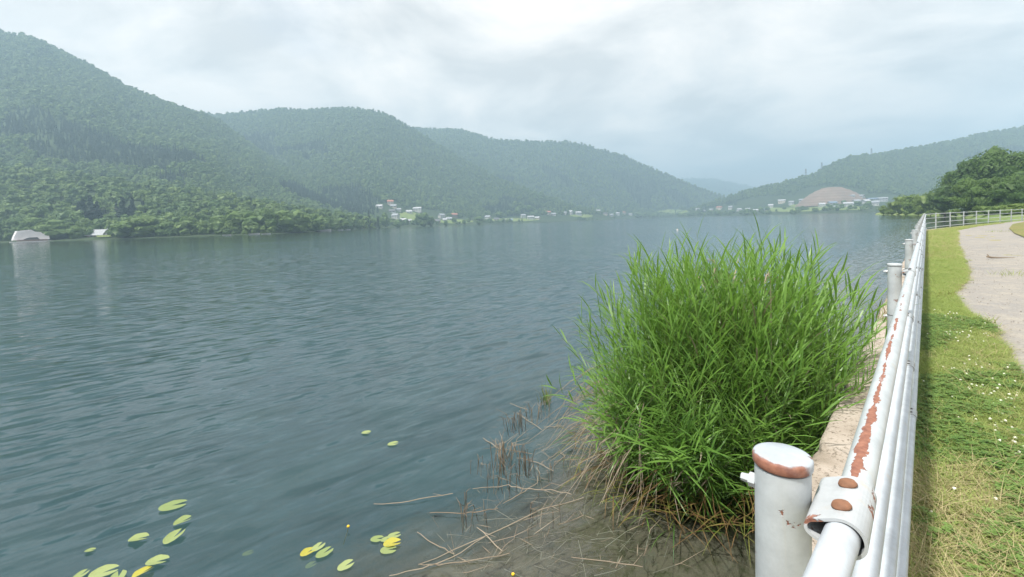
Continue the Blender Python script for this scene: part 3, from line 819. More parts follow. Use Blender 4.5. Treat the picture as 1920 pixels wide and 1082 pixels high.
# ------------------------------------------------------------------ grass verge
def tuft(seed, n, hmin, hmax, wid, spread, mat, lean=0.5, segs=3):
    rg = np.random.default_rng(seed); V = []; F = []
    for i in range(n):
        a = rg.uniform(0, 6.28); r_ = spread * rg.uniform(0, 1) ** 0.5; bx, by = r_ * math.cos(a), r_ * math.sin(a)
        az = rg.uniform(0, 6.28); hh = rg.uniform(hmin, hmax); ln = rg.uniform(0.1, lean) * hh; w = wid * rg.uniform(0.7, 1.2)
        dx, dy = math.cos(az), math.sin(az); px_, py_ = -dy, dx; st = len(V)
        for k in range(segs + 1):
            t_ = k / segs; q = ln * t_ * t_ * 1.6; z = hh * (t_ - 0.25 * lean * t_ * t_); ww = w * (1 - t_ ** 1.6) + 0.0004
            V += [(bx + dx * q - px_ * ww, by + dy * q - py_ * ww, z), (bx + dx * q + px_ * ww, by + dy * q + py_ * ww, z)]
        for k in range(segs): F.append([st + 2 * k, st + 2 * k + 1, st + 2 * k + 3, st + 2 * k + 2])
    return np_mesh('tuft', V, np.array(F), mat)
g_protos = [proto('grass_tuft', tuft(100 + i, 22, 0.03, 0.10, 0.0022, 0.05, M['grass'], 1.0)) for i in range(4)]
d_protos = [proto('dry_tuft', tuft(120 + i, 20, 0.04, 0.13, 0.0016, 0.07, M['dry_grass'], 1.6)) for i in range(4)]
def clover_mesh(seed):
    rg = np.random.default_rng(seed); V = []; F = []
    for i in range(9):
        x, y = rg.uniform(-.05, .05, 2); z = rg.uniform(0.03, 0.065); a0 = rg.uniform(0, 6.28)
        for k in range(3):
            a = a0 + k * 2.094; c, s_ = math.cos(a), math.sin(a); L = rg.uniform(.010, .014); st = len(V)
            for (u_, v_, w_) in ((0, 0, 0), (.55, -.55, .12), (1.05, -.4, .1), (1.0, 0, .02), (1.05, .4, .1), (.55, .55, .12)):
                V.append((x + L * (u_ * c - v_ * s_) * 1.2, y + L * (u_ * s_ + v_ * c) * 1.2, z + L * w_ * 1.5))
            F += [[st, st + 1, st + 2, st + 3], [st, st + 3, st + 4, st + 5]]
    return np_mesh('clover', V, np.array(F), M['clover'])
c_protos = [proto('clover_patch', clover_mesh(140 + i)) for i in range(4)]
def strip_points(n, smin, smax, dens, seed, power=1.0):
    rg = np.random.default_rng(seed)
    s = smin + (smax - smin) * rg.uniform(0, 1, n) ** power
    e_ = verge_edge(s); a = 0.05 + (e_ - 0.10 - 0.05) * rg.uniform(0, 1, n)
    p = dens(s, a, e_); k = rg.uniform(0, 1, n) < p
    s, a = s[k], a[k]
    P = curve(s, a); P[:, 2] = ZG - 0.012 + bumpz(s, a)
    rot = np.stack([rg.uniform(-.2, .2, len(s)), rg.uniform(-.2, .2, len(s)), rg.uniform(0, 6.28, len(s))], 1)
    return P, rg.uniform(0.6, 1.2, len(s)), rot
def dryness(s, a):      # straw patches near the camera, lush further on
    f = fbm(s * 1.1, a * 1.6, 61, 3)
    return np.clip((4.3 - s) * 0.42 + (f - 0.48) * 2.6, 0, 1)
P, sc, rt = strip_points(30000, 0.3, 19, lambda s, a, e_: 0.75 * (1 - 0.88 * dryness(s, a)) * np.clip((e_ - 0.10 - a) / -0.12 + 0.25, 0, 1), 1, 1.3)
scatter('verge_grass', P, sc, rt, g_protos, 'green grass blades on the verge between fence and path', 'grass')
P, sc, rt = strip_points(10000, 9, 62, lambda s, a, e_: np.clip((s - 9) / 9, 0, 1) * (0.35 + 0.9 * fbm(s * 0.7, a * 1.5, 66, 3)), 2, 1.2)
scatter('far_verge_grass', P, sc * 1.25, rt, g_protos + d_protos[:1], 'green grass on the far verge where the fence bends', 'grass')
P, sc, rt = strip_points(12000, 0.3, 9, lambda s, a, e_: 0.08 + 0.75 * dryness(s, a), 3, 1.2)
scatter('dry_verge_grass', P, sc, rt, d_protos, 'straw coloured dry grass on the near verge', 'grass')
P, sc, rt = strip_points(9000, 0.3, 9, lambda s, a, e_: np.clip((fbm(s * 1.7, a * 2.2, 71, 3) - 0.40) * 5, 0, 1) * (1 - 0.7 * dryness(s, a)), 4, 1.0)
scatter('clover', P, sc * 1.1, rt, c_protos, 'low dark green clover growing among the verge grass', 'clover')
# grass on the lawn island and along the path edge
rg = np.random.default_rng(9)
L0 = [on_level(x, y, ZG + 0.03) for x, y in LP]
xs = np.array([p.x for p in L0]); ys = np.array([p.y for p in L0])
# clover heads
fl = MB(); iv, if_ = ICO1
fl.tube([(0, 0, 0), (0.004, 0, 0.03), (0.006, 0.002, 0.062)], 0.0012, 4, 1)
fl.add([(0.006 + v[0] * 0.0095, 0.002 + v[1] * 0.0095, 0.068 + v[2] * 0.0085) for v in iv * (1 + 0.12 * np.random.default_rng(1).normal(size=(len(iv), 1)))], if_.tolist(), 0)
fl_me = fl.mesh('clover_flower', [M['clover_white'], M['clover']])
P, sc, rt = strip_points(2200, 0.6, 9.5, lambda s, a, e_: np.clip(1.3 - abs(a / e_ - 0.62) * 2.2, 0.05, 1) * np.clip((fbm(s * 1.3, a * 2, 81, 3) - 0.36) * 4, 0, 1) * np.where(s < 3.9, 0.16, 1.0), 6, 1.0)
P, sc, rt = P[:260], sc[:260], rt[:260]
for p, q, r_ in zip(P, sc, rt):
    o = link('clover_flower', fl_me); o.location = p; o.scale = (q * 0.88,) * 3; o.rotation_euler = r_
    tag(o, 'small round white clover flower standing in the grass verge beside the path', 'clover flower', 'white clover flowers on the verge')

# ------------------------------------------------------------------ headland and its grove
HS = [(1640,230),(1655,212),(1680,188),(1705,168),(1745,146),(1785,118),(1815,92),(1850,76),(1930,62),(2100,50)]
hp = [Vector((pu(px) * Y, Y, 0)) for px, Y in HS]
V = []; F = []; nW = 16
for k, p in enumerate(hp):
    inward = Vector((0.75, 0.66, 0))
    for j in range(nW):
        w_ = -2.5 + (j / (nW - 1)) ** 1.5 * 150
        q = p + inward * w_
        V.append((q.x, q.y, -0.45 + min(1.3, max(0, (w_ + 2.5) * 0.16)) + 0.25 * float(fbm(q.x * .2, q.y * .2, 91, 3) - .5)))
i = np.arange(len(hp) * nW).reshape(len(hp), nW)
F = np.stack([i[:-1, :-1], i[1:, :-1], i[1:, 1:], i[:-1, 1:]], -1).reshape(-1, 4)
tag(link('headland', np_mesh('headland', V, F, M['meadow'], None, True)), kind='structure')

def tree(name, loc, sc, rz, crown, trunk, label, group, cat='tree'):
    r = empty(name, loc, rz); r.scale = sc if isinstance(sc, tuple) else (sc,) * 3
    tag(r, label, cat, group)
    link('crown', crown, r)
    if trunk: link('trunk', trunk, r)
    return r
grove = [crown_mesh('grove_crown', M['grove_leaf'], 200 + i, 15, 5200, 0.018, 1.0, 0.88, 0.10, 0.80, 8) for i in range(4)]
gtrunk = [trunk_mesh('grove_trunk', 210 + i, 0.75, 0.03, 5) for i in range(2)]
bush = [crown_mesh('bush_crown', M['bush_leaf'], 220 + i, 9, 2400, 0.026, 1.1, 0.85, 0.0, 0.75, 7) for i in range(3)]
bstem = trunk_mesh('bush_stem', 230, 0.5, 0.025, 4)
def stand(px, Y, top_py, base_z=0.8):
    p = at_depth(px, 400, Y); t_ = at_depth(px, top_py, Y)
    return Vector((p.x, p.y, base_z)), t_.z - base_z
GROVE = [(1792,128,318,1.05,'tall dark green tree at the left edge of the grove behind the fence'),
 (1828,116,290,1.0,'tall rounded tree second from the left in the grove on the headland'),
 (1862,112,278,0.95,'tree with the highest crown in the middle of the headland grove'),
 (1905,110,280,1.0,'broad tree in the grove cut by the right edge of the picture'),
 (1955,104,272,1.1,'large tree of the grove mostly beyond the right edge of the picture'),
 (1772,122,345,1.0,'lower leafy tree in front of the left end of the grove'),
 (1815,98,335,1.05,'mid green tree in front of the grove just above the bend of the fence'),
 (1858,92,330,1.05,'leafy tree low in front of the grove behind the middle of the far fence'),
 (1900,88,325,1.05,'nearest leafy tree low in the grove at the right edge above the far fence'),
 (1945,84,330,1.1,'nearest low tree just outside the right edge of the grove'),
 (2010,100,285,1.1,'tall tree continuing the grove to the right of the picture')]
for k, (px, Y, tp, wf, lb) in enumerate(GROVE):
    p, hgt = stand(px, Y, tp)
    tree('broadleaf_tree', p, (hgt * wf, hgt * wf, hgt), 1.3 * k, grove[k % 4], gtrunk[k % 2], lb, 'trees of the headland grove')
BUSH = [(1656,208,383,'small bright bush at the very tip of the headland'), (1672,196,379,'bright green bush second from the tip of the headland'),
 (1690,184,362,'taller bright green bush near the tip of the headland'), (1710,172,360,'rounded light green bush left of the tall grove'), (1730,160,362,'light green bush just left of the tall grove'),
 (1752,150,352,'light green bush at the foot of the first tall tree'), (1665,190,394,'low shrub at the waterline near the headland tip'), (1698,166,395,'low shrub at the waterline left of the fence bend'),
 (1722,154,394,'low dark shrub at the waterline under the light green bushes'), (1745,140,393,'low shrub at the waterline directly above the fence bend'), (1770,126,391,'low shrub at the waterline under the first tall tree'),
 (1792,112,390,'low shrub behind the first posts of the far fence'), (1815,98,388,'low shrub behind the middle posts of the far fence'), (1842,88,384,'low shrub behind the right part of the far fence'),(1872,80,382,'low shrub behind the right end of the far fence'),(1905,74,378,'low shrub behind the far fence at the right edge')]
for k, (px, Y, tp, lb) in enumerate(BUSH):
    p, hgt = stand(px, Y, tp, 0.25)
    w = hgt * (1.0 if hgt > 4 else 1.9)
    tree('bush', p, (w, w, hgt * 1.05), 2.1 * k, bush[k % 3], bstem, lb, 'bushes on the headland', 'bush')

# ------------------------------------------------------------------ trees standing along the far shores
shore = [crown_mesh('shore_crown', M['shore_leaf'], 240 + i, 10, 1300, 0.036, 1.15, 0.92, 0.03, 0.86, 6) for i in range(4)]
M['cedar'] = leaf_mat('cedar_needles', (0.012, 0.030, 0.022), (0.026, 0.052, 0.034), 0.05, 0.7, True, 0.3)
cedar = [crown_mesh('cedar_crown', M['cedar'], 250 + i, 12, 900, 0.030, 0.40, 0.95, 0.05, 0.85, 6, 'cone') for i in range(2)]
strunk = trunk_mesh('shore_trunk', 245, 0.6, 0.025, 3)
def base_at(px, Y):
    u = pu(px); z, w = ground_z(u, Y)
    return Vector((u * Y, Y, max(0.2, z if w else 0.3)))
SH = [ # px, Y, top py, width/height, label, kind
 (268,232,398,2.0,'big rounded light green tree on the left shore right of the little gabled house',0), (232,230,416,1.7,'smaller round tree leaning against the big rounded tree by the gabled house',0), (312,232,414,1.8,'low round tree right of the big rounded tree on the left shore',0),
 (100,232,411,1.8,'wide grey green tree right of the white boathouse',0), (140,232,420,1.1,'round tree between the white boathouse and the little gabled house',0), (20,238,408,1.4,'wide tree behind the white boathouse at the left edge',0), (62,242,404,1.3,'tree rising behind the white boathouse roof',0), (-25,232,410,1.3,'shore tree cut by the left edge of the picture',0),
 (158,262,376,0.42,'dark tall cedar left of the gabled house',1), (172,268,370,0.42,'darkest tall cedar behind the gabled house',1), (232,268,372,0.5,'dark cedar standing up behind the big rounded tree',1), (250,272,374,0.5,'dark pointed cedar right behind the big rounded tree',1), (270,276,378,0.5,'dark pointed cedar above the right side of the big rounded tree',1),
 (150,270,380,0.4,'dark cedar at the left of the group behind the gabled house',1), (184,272,378,0.4,'dark cedar at the right of the group behind the gabled house',1), (220,276,382,0.4,'shorter dark cedar left of the pair above the big rounded tree',1),
 (352,236,402,1.2,'round shore tree above the small pale landing',0), (380,234,412,1.1,'low shore tree right of the small pale landing',0), (410,236,400,1.2,'leafy shore tree left of the first white boat',0), (440,236,396,1.2,'leafy shore tree above the first white boat',0), (468,240,392,1.2,'tall leafy shore tree above the second white boat',0), (500,242,388,1.2,'tallest leafy shore tree above the third white boat',0), (530,250,390,1.2,'leafy shore tree right of the tallest one',0), (560,262,393,1.2,'leafy shore tree near the end of the left wood',0), (588,280,397,1.2,'round shore tree at the end of the left wood',0),
 (615,310,404,1.3,'small round tree behind the long white boat',0), (640,340,406,1.3,'small round tree behind the two small white boats',0), (664,380,407,1.3,'small round tree left of the first village',0), (688,410,404,1.2,'round tree at the left end of the first village',0),
 (722,480,397,0.75,'tall upright willow in front of the first village',0), (706,460,409,1.2,'low round tree left of the upright willow',0), (745,490,413,1.4,'low dark tree at the water right of the upright willow',0),
 (795,520,396,1.2,'large dark rounded tree in the middle of the first village',0), (783,530,399,0.6,'slim dark tree left of the large dark rounded tree',0), (808,530,404,1.0,'round tree right of the large dark rounded tree',0), (836,560,413,1.2,'low dark tree at the water right of the first village',0),
 (898,640,404,1.5,'round dark tree on the shore right of the first village meadow',0), (870,620,411,1.2,'small round tree left of the round dark shore tree',0)]
for k, (px, Y, tp, wf, lb, kind) in enumerate(SH):
    p = base_at(px, Y); p.z = min(p.z, 3.0 if kind == 0 else 14.0); t_ = at_depth(px, tp, Y); hgt = max(4, t_.z - p.z)
    p.z -= 0.3
    if kind: tree('cedar_tree', p, (hgt * 1.7, hgt * 1.7, hgt * 1.05), k, cedar[k % 2], strunk, lb, 'dark cedars on the left shore')
    else: tree('broadleaf_tree', p, (hgt * wf * 0.88, hgt * wf * 0.88, hgt), 1.7 * k, shore[k % 4], strunk, lb, 'broadleaf trees along the far shore')
rg = np.random.default_rng(33)
def line_trees(n, x0, x1, Yf, h0, h1, label, group, dY=40):
    for k in range(n):
        px = rg.uniform(x0, x1); Y = Yf(px) + rg.uniform(0, dY)
        p = base_at(px, Y); hgt = rg.uniform(h0, h1); w = hgt * rg.uniform(0.9, 1.35); p.z -= 0.3
        tree('broadleaf_tree', p, (w, w, hgt), rg.uniform(0, 6), shore[k % 4], None, label, group)
line_trees(26, 910, 1060, lambda x: np.interp(x, [850, 950, 1060], [690, 810, 970]), 7, 13, 'small dark tree among the houses of the village on the middle shore', 'trees of the middle shore village', 60)
line_trees(24, 1060, 1240, lambda x: np.interp(x, [1050, 1250], [960, 1185]), 8, 15, 'small hazy tree along the shore at the far end of the lake', 'trees at the far end of the lake', 60)
line_trees(24, 1285, 1430, lambda x: np.interp(x, [1270, 1330, 1400, 1430], [1055, 985, 805, 770]), 6, 12, 'small tree beside the houses left of the bare brown hill', 'trees left of the bare brown hill', 80)
line_trees(46, 1425, 1640, lambda x: np.interp(x, [1400, 1500, 1600, 1700], [800, 665, 590, 560]), 4, 9, 'small tree between the houses below the bare brown hill', 'trees below the bare brown hill', 130)
line_trees(16, 700, 905, lambda x: np.interp(x, [690, 720, 800, 900], [480, 505, 585, 685]), 4, 8, 'small tree between the houses of the first village', 'trees of the first village', 60)

# ------------------------------------------------------------------ meadows, bare hill
def patch(name, mat, polys, lift=0.5):
    for cx_, cy_, rx, ry in polys:
        V = []; n = 14; m = 22
        rows = []
        for j in range(n + 1):
            py = cy_ + ry * (1 - 2 * j / n)
            half = rx * math.sqrt(max(0.02, 1 - (1 - 2 * j / n) ** 2))
            rows.append([(cx_ + half * (-1 + 2 * i_ / m), py) for i_ in range(m + 1)])
        bad = False
        for r_ in rows:
            for (px, py) in r_:
                p = hit(px, py, 180)
                if p is None: bad = True; p = Vector((0, 0, -50))
                V.append((p.x, p.y, p.z + lift))
        i = np.arange(len(V)).reshape(n + 1, m + 1)
        F = np.stack([i[:-1, :-1], i[:-1, 1:], i[1:, 1:], i[1:, :-1]], -1).reshape(-1, 4)
        va = np.array(V); okf = [f for f in F.tolist() if min(va[q, 2] for q in f) > -5 and max(va[q, 1] for q in f) - min(va[q, 1] for q in f) < 90]
        if okf: tag(link(name, np_mesh(name, V, okf, mat, None, True)), kind='structure')
patch('meadow', M['meadow'], [(768,408,28,9), (848,416,40,4), (196,444,16,5), (1262,398,28,4), (1480,394,60,4), (1570,391,60,4), (960,413,50,3), (1090,406,22,3), (1520,387,40,4)])
BM_Y = 700.0
bc = base_at(1560, 770)
bc.x += 30 * bc.x / bc.y
tp_ = at_depth(1558, 351, bc.y + 30); H_ = tp_.z - bc.z + 2
W_ = 66 / FPX * bc.y
V = []; nr, na = 26, 48
for j in range(nr + 1):
    r_ = j / nr
    zz = (1 - r_ ** 1.9)
    st = np.floor(zz * 7) / 7; zz = 0.5 * zz + 0.5 * (st + min(1 / 7, max(0, (zz - st) * 2.2)))
    for k in range(na):
        a = 2 * math.pi * k / na
        rr = r_ * (1 + 0.10 * (float(vnoise(math.cos(a) * 2 + 5, math.sin(a) * 2 + 5, 7)) - .5))
        V.append((bc.x + math.cos(a) * rr * W_, bc.y + 30 + math.sin(a) * rr * W_ * 0.9, bc.z - 2 + H_ * zz))
F = []
for j in range(nr):
    for k in range(na):
        F.append([j * na + k, (j + 1) * na + k, (j + 1) * na + (k + 1) % na, j * na + (k + 1) % na])
tag(link('bare_hill', np_mesh('bare_hill', V, np.array(F), M['bare'])), kind='structure')

# ------------------------------------------------------------------ houses round the lake
WALLC = {'white': (0.47, 0.47, 0.45), 'cream': (0.55, 0.49, 0.40), 'brown': (0.22, 0.16, 0.12), 'grey': (0.42, 0.43, 0.44)}
ROOFC = {'grey': (0.24, 0.26, 0.28), 'dark': (0.10, 0.10, 0.11), 'red': (0.32, 0.13, 0.09), 'blue': (0.16, 0.22, 0.30), 'pale': (0.38, 0.39, 0.41)}
WM = {k: plain('wall_' + k, v, 0.8, 0, 0.8, 0.12) for k, v in WALLC.items()}
RM = {k: plain('roof_' + k, v, 0.5, 0, 1.5, 0.2) for k, v in ROOFC.items()}
M['pane'] = plain('window_glass', (0.05, 0.06, 0.07), 0.15, 0, 1, 0.2)
M['frame'] = plain('window_frame', (0.55, 0.55, 0.53), 0.5, 0, 4, 0.1)
hcache = {}
def house_parts(w, d, h1, rh, wall, roof, storeys):
    key = (w, d, h1, rh, wall, roof, storeys)
    if key in hcache: return hcache[key]
    L = []
    b = MB(); b.prism([(-d / 2, -1.5), (d / 2, -1.5), (d / 2, h1), (0, h1 + rh), (-d / 2, h1)], 'x', -w / 2, w / 2); L.append(('wall', b.mesh('wall', WM[wall])))
    b = MB(); th = 0.22; e_ = 0.6
    for s_ in (-1, 1):
        sl = rh / (d / 2); yo = s_ * (d / 2 + e_); zo = h1 - e_ * sl
        b.prism([(0.0, h1 + rh + 0.02), (0.0, h1 + rh + th + 0.05), (yo, zo + th), (yo, zo)], 'x', -w / 2 - e_, w / 2 + e_)
    L.append(('roof', b.mesh('roof', RM[roof])))
    b = MB(); b.box(-0.7, 0.7, -0.06, 0.0, 0, 1.2); wf = b.mesh('window', M['frame'])
    b = MB(); b.box(-0.58, 0.58, -0.09, -0.055, 0.1, 1.1); wp = b.mesh('pane', M['pane'])
    nx = max(2, int(w / 3.2)); wins = []
    for st in range(storeys):
        for k in range(nx): wins.append((-w / 2 + w * (k + 0.5) / nx, -d / 2 - 0.003, 0.9 + st * 2.7, 0))
    wins.append((-w / 2 - 0.003, 0, 0.9 + (storeys - 1) * 2.7, -90))
    L.append(('window', wf, wp, wins))
    hcache[key] = L; return L
def house(name, p, rz, dims, wall, roof, storeys, label, group, cat='house'):
    w, d, h1, rh = dims
    r = empty(name, p, rz); tag(r, label, cat, group)
    for q in house_parts(w, d, h1, rh, wall, roof, storeys):
        if q[0] == 'window':
            for (x, y, z, a) in q[3]:
                o = link('window', q[1], r); o.location = (x, y, z); o.rotation_euler = (0, 0, R(a)); link('pane', q[2], o)
        else: link(q[0], q[1], r)
    return r
SZ = {1: (8, 6, 2.7, 1.9), 2: (8, 7, 4.9, 2.1), 3: (11.5, 7, 5.0, 1.8), 4: (16, 8, 5.2, 1.4), 0: (5.5, 4.5, 2.5, 1.7)}
def ww(wall): return wall + ' walled'
VIL = {  # px, py of the foot, wall, roof, size, detail
 'first village': [(712,392,'white','pale',1,'highest on the left of the slope'),(732,386,'cream','red',2,'topmost on the slope under the forest'),(738,391,'cream','grey',1,'just below the topmost red roof'),(748,397,'white','grey',0,'in the middle of the slope'),(767,401,'white','pale',1,'at the upper edge of the meadow'),(742,411,'white','grey',2,'behind the upright willow'),(757,417,'cream','pale',1,'at the foot of the meadow near the water'),(767,418,'white','pale',0,'nearest the pale jetty at the water'),(736,399,'grey','dark',1,'above the upright willow'),(783,397,'white','pale',3,"long row above the meadow's right end"),
   (828,410,'white','grey',2,'right of the large dark rounded tree'),(820,418,'brown','dark',1,'with the dark front at the water'),(850,409,'brown','red',3,'with the wide brown roof'),(842,413,'white','grey',1,'below the wide brown roof'),(834,415,'grey','pale',0,'lowest beside the dark tree')],
 'middle village': [(915,412,'white','grey',2,'at the left end'),(931,414,'cream','dark',1,'second from the left'),(946,416,'white','pale',1,'down at the water on the left'),(958,415,'white','blue',0,'beside the pale one at the water'),(981,409,'white','grey',2,'upright, left of the middle'),(995,412,'white','pale',3,'longest in the middle'),(1008,411,'cream','pale',1,'right of the longest one'),(1028,403,'cream','red',2,'with the red roof above the round trees'),(1038,404,'white','grey',1,'right of the red roof'),(1058,403,'white','grey',1,'at the left of the upper row'),(1070,402,'white','pale',2,'in the upper row'),(1084,404,'grey','pale',3,'long, at the field')],
 'far end village': [(1122,401,'white','grey',2,'at the left end'),(1135,404,'cream','dark',1,'second from the left'),(1146,406,'white','grey',1,'lower, left of the middle'),(1158,404,'white','pale',2,'in the middle'),(1170,402,'cream','red',2,'with a red roof'),(1182,404,'white','grey',1,'right of the red roof'),(1195,403,'white','grey',2,'second from the right'),(1208,404,'grey','pale',1,'at the right end')],
 'hamlet left of bare hill': [(1308,397,'white','pale',2,'leftmost'),(1318,398,'white','grey',1,'second from the left'),(1334,396,'cream','grey',1,'left of the red house'),(1349,394,'cream','red',3,'wide with the red roof'),(1370,393,'white','grey',2,'tall, right of the red roof'),(1386,396,'white','pale',1,'low, in the middle'),(1402,395,'white','grey',1,'right of the low one'),(1417,397,'white','pale',1,'near the water'),(1433,396,'white','blue',1,'at the water on the right'),(1445,390,'white','pale',2,'bright, at the right end')],
 'village below bare hill': [(1466,381,'cream','pale',3,'highest on the left'),(1484,384,'grey','grey',2,'second on the left'),(1505,380,'grey','grey',3,"at the hill's left foot"),(1535,381,'white','pale',4,'long and low in the middle'),(1512,388,'cream','dark',1,'low on the left'),(1541,389,'white','pale',2,'bright, above the shore'),(1561,386,'grey','blue',3,'wide with a bluish roof'),(1566,392,'white','grey',1,'lowest in the middle'),(1561,369,'white','pale',3,'small, at the slope foot'),(1590,388,'grey','pale',3,'pale, below the large lodge'),(1612,374,'white','grey',3,'right of the large lodge'),(1606,383,'cream','grey',2,'under the right end of the lodge'),(1624,383,'white','pale',2,'right of the middle'),(1637,379,'grey','blue',4,'long with a bluish roof'),(1641,386,'white','grey',2,'near the headland'),(1655,378,'grey','grey',3,'rightmost, half behind the headland bushes')],
}
rnd = random.Random(3)
def lab16(t_):
    assert len(t_.replace('-', ' ').split()) <= 16, t_
    return t_
for vil, lst in VIL.items():
    for (px, py, wl_, rf, sz, det) in lst:
        p = hit(px, py, 180)
        if p is None: p = base_at(px, 900)
        az = math.atan2(p.x, p.y)
        sc = 1.0
        house('house', p - Vector((0, 0, 0.1)), -az + rnd.uniform(-0.6, 0.6), SZ[sz], wl_, rf, 2 if sz >= 2 else 1,
              lab16(f'{wl_} {rf}-roofed house in {vil}, {det}'), 'houses in the ' + vil)
p = hit(1585, 377, 300)
house('lodge', p, -0.5, (24, 10, 8.6, 1.6), 'white', 'grey', 3, 'large white three storey lodge at the foot of the bare brown hill', None, 'building')
p = base_at(191, 238); p.z = at_depth(191, 447, 238).z
house('gabled_house', p + Vector((0, 3, 0)), R(136), (4.5, 3.2, 2.8, 2.0), 'white', 'grey', 1, 'little white gabled house on the left shore between dark cedars and big round tree', None)
p = base_at(171, 236); p.z = at_depth(171, 449, 236).z
house('grey_roofed_house', p + Vector((0, 4, 0)), R(20), (8, 6, 2.4, 2.4), 'brown', 'grey', 1, 'low house with steep grey roof half hidden by a bush on the left shore', None)

# white boathouse at the left edge
p0 = at_depth(57, 456, 222); k_ = 222 / FPX
bh = tag(empty('boathouse', (p0.x, p0.y, 0), -math.atan2(p0.x, p0.y) + 0.1), 'white boathouse with faceted roof and dark doorway standing at the water on the left edge', 'boathouse')
M['white_sheet'] = plain('white_sheeting', (0.72, 0.69, 0.70), 0.5, 0, 0.5, 0.06)
M['wood'] = plain('brown_timber', (0.16, 0.11, 0.09), 0.8, 0, 2, 0.3)
def q(px, py): return ((px - 57) * k_, (456 - py) * k_)
b = MB(); b.prism([q(35, 452), q(37, 445), q(41, 435), q(59, 433), q(64, 437), q(72, 438), q(74, 441), q(82, 442), q(83, 452), q(70, 452), q(67, 447.5), q(56, 447.5), q(50, 450), q(46, 452)], 'y', -0.5, 7); b.build('roof_shell', M['white_sheet'], bh)
b = MB(); b.prism([q(42, 436.5), q(58, 434.5), q(48, 444), q(38.5, 451)], 'y', -0.72, -0.52); b.build('roof_panel', M['white_sheet'], bh)
b = MB(); b.prism([q(46, 453), q(50, 450), q(56, 447.5), q(67, 447.5), q(70, 452), q(80, 453)], 'y', 0.2, 6.5); b.build('doorway', M['dark_steel'], bh)  # solid dark block standing in for the shade inside the opening
b = MB(); b.box(q(40, 0)[0], q(80, 0)[0], -0.6, 0.15, q(0, 454.2)[1], q(0, 451.5)[1]); b.build('timber_front', M['wood'], bh)
b = MB(); b.box(q(30, 0)[0], q(104, 0)[0], -2.6, -0.65, 0.05, 0.35); b.build('jetty', M['white_sheet'], bh)

# moored boats
def boat_meshes():
    b = MB(); n = 10; vs = []
    prof = [(-2.0, 0.55), (-1.2, 0.72), (0, 0.78), (1.0, 0.62), (1.7, 0.28), (2.05, 0.02)]
    for x, w in prof: vs += [(x, -w, 0.55 + 0.06 * max(0, x)), (x, -w * 0.6, -0.1), (x, w * 0.6, -0.1), (x, w, 0.55 + 0.06 * max(0, x))]
    fs = []
    for k in range(len(prof) - 1):
        a = 4 * k
        for j in range(3): fs.append([a + j, a + j + 1, a + 5 + j, a + 4 + j])
    fs.append([0, 1, 2, 3][::-1]); b.add(vs, fs); hull = b.mesh('hull', WM['grey'])
    b = MB(); b.box(-1.3, -0.9, -0.62, 0.62, 0.36, 0.42); b.box(0.2, 0.6, -0.62, 0.62, 0.36, 0.42); th = b.mesh('thwart', M['wood'])
    b = MB(); b.prism([(-1.6, 0.25), (1.5, 0.25), (1.2, 0.3), (-1.5, 0.3)], 'y', -0.5, 0.5); fl_ = b.mesh('floor', M['wood'])
    return hull, th, fl_
BO = boat_meshes()
for k, (px, Y, sc, rz, lb) in enumerate([(432,224,0.9,0.3,'small white boat leftmost along the wooded shore'), (483,224,1.2,0.1,'small white boat second from left under the wooded shore'), (505,226,0.9,0.6,'small white boat third from left under the wooded shore'),
      (612,288,2.0,0.05,'long white boat at the end of the left wood'), (641,330,1.0,0.4,'small white boat right of the long white one'), (654,345,1.1,0.2,'small white boat nearest the first village')]):
    p = at_depth(px, 430, Y); r = empty('rowing_boat', (p.x, p.y - 3, 0.0), rz); r.scale = (sc,) * 3
    tag(r, lb, 'boat', 'white boats moored along the left shore')
    for nm, me in zip(('hull', 'thwart', 'floor'), BO): link(nm, me, r)
bp = on_level(1270, 431, 0)
r = empty('buoy', bp); r.scale = (0.6,) * 3; tag(r, 'small white buoy floating far out on the water above the reed clump', 'buoy')
b = MB(); b.lathe([(0.02, -0.15), (0.2, -0.1), (0.26, 0.05), (0.2, 0.2), (0.05, 0.28)], 12); b.build('float', M['white_sheet'], r, True)
b = MB(); b.tube([(0, 0, 0.25), (0, 0, 0.55)], 0.025, 6); b.build('handle', M['dark_steel'], r)

# power pylons on the right ridge
b = MB()
for sx in (-1, 1):
    for sy in (-1, 1): b.tube([(sx * 2.2, sy * 2.2, -4), (sx * 0.5, sy * 0.5, 24)], 0.22, 4)
for z in (4, 9, 14, 19):
    w = 2.2 - 1.7 * (z + 4) / 28
    for sx in (-1, 1): b.tube([(sx * w, -w, z), (-sx * w * .8, -w, z + 4.5)], 0.12, 4); b.tube([(sx * w, w, z), (-sx * w * .8, w, z + 4.5)], 0.12, 4)
pyl = b.mesh('lattice', M['dark_steel'])
b = MB()
for z in (17, 20.5, 23.5): b.tube([(-4, 0, z), (4, 0, z)], 0.16, 4)
arm = b.mesh('cross_arm', M['dark_steel'])
for px, py, lb in ((1511, 334, 'thin pylon on the lower left of the right ridge'), (1541, 322, 'thin pylon in the middle of the rising right ridge'), (1634, 296, 'thin pylon in the notch of the right ridge')):
    p = at_depth(px, py, 1000); r = tag(empty('power_pylon', (p.x, p.y, p.z - 4), 0.4), lb, 'pylon', 'pylons on the right ridge')
    link('lattice', pyl, r); link('cross_arm', arm, r)

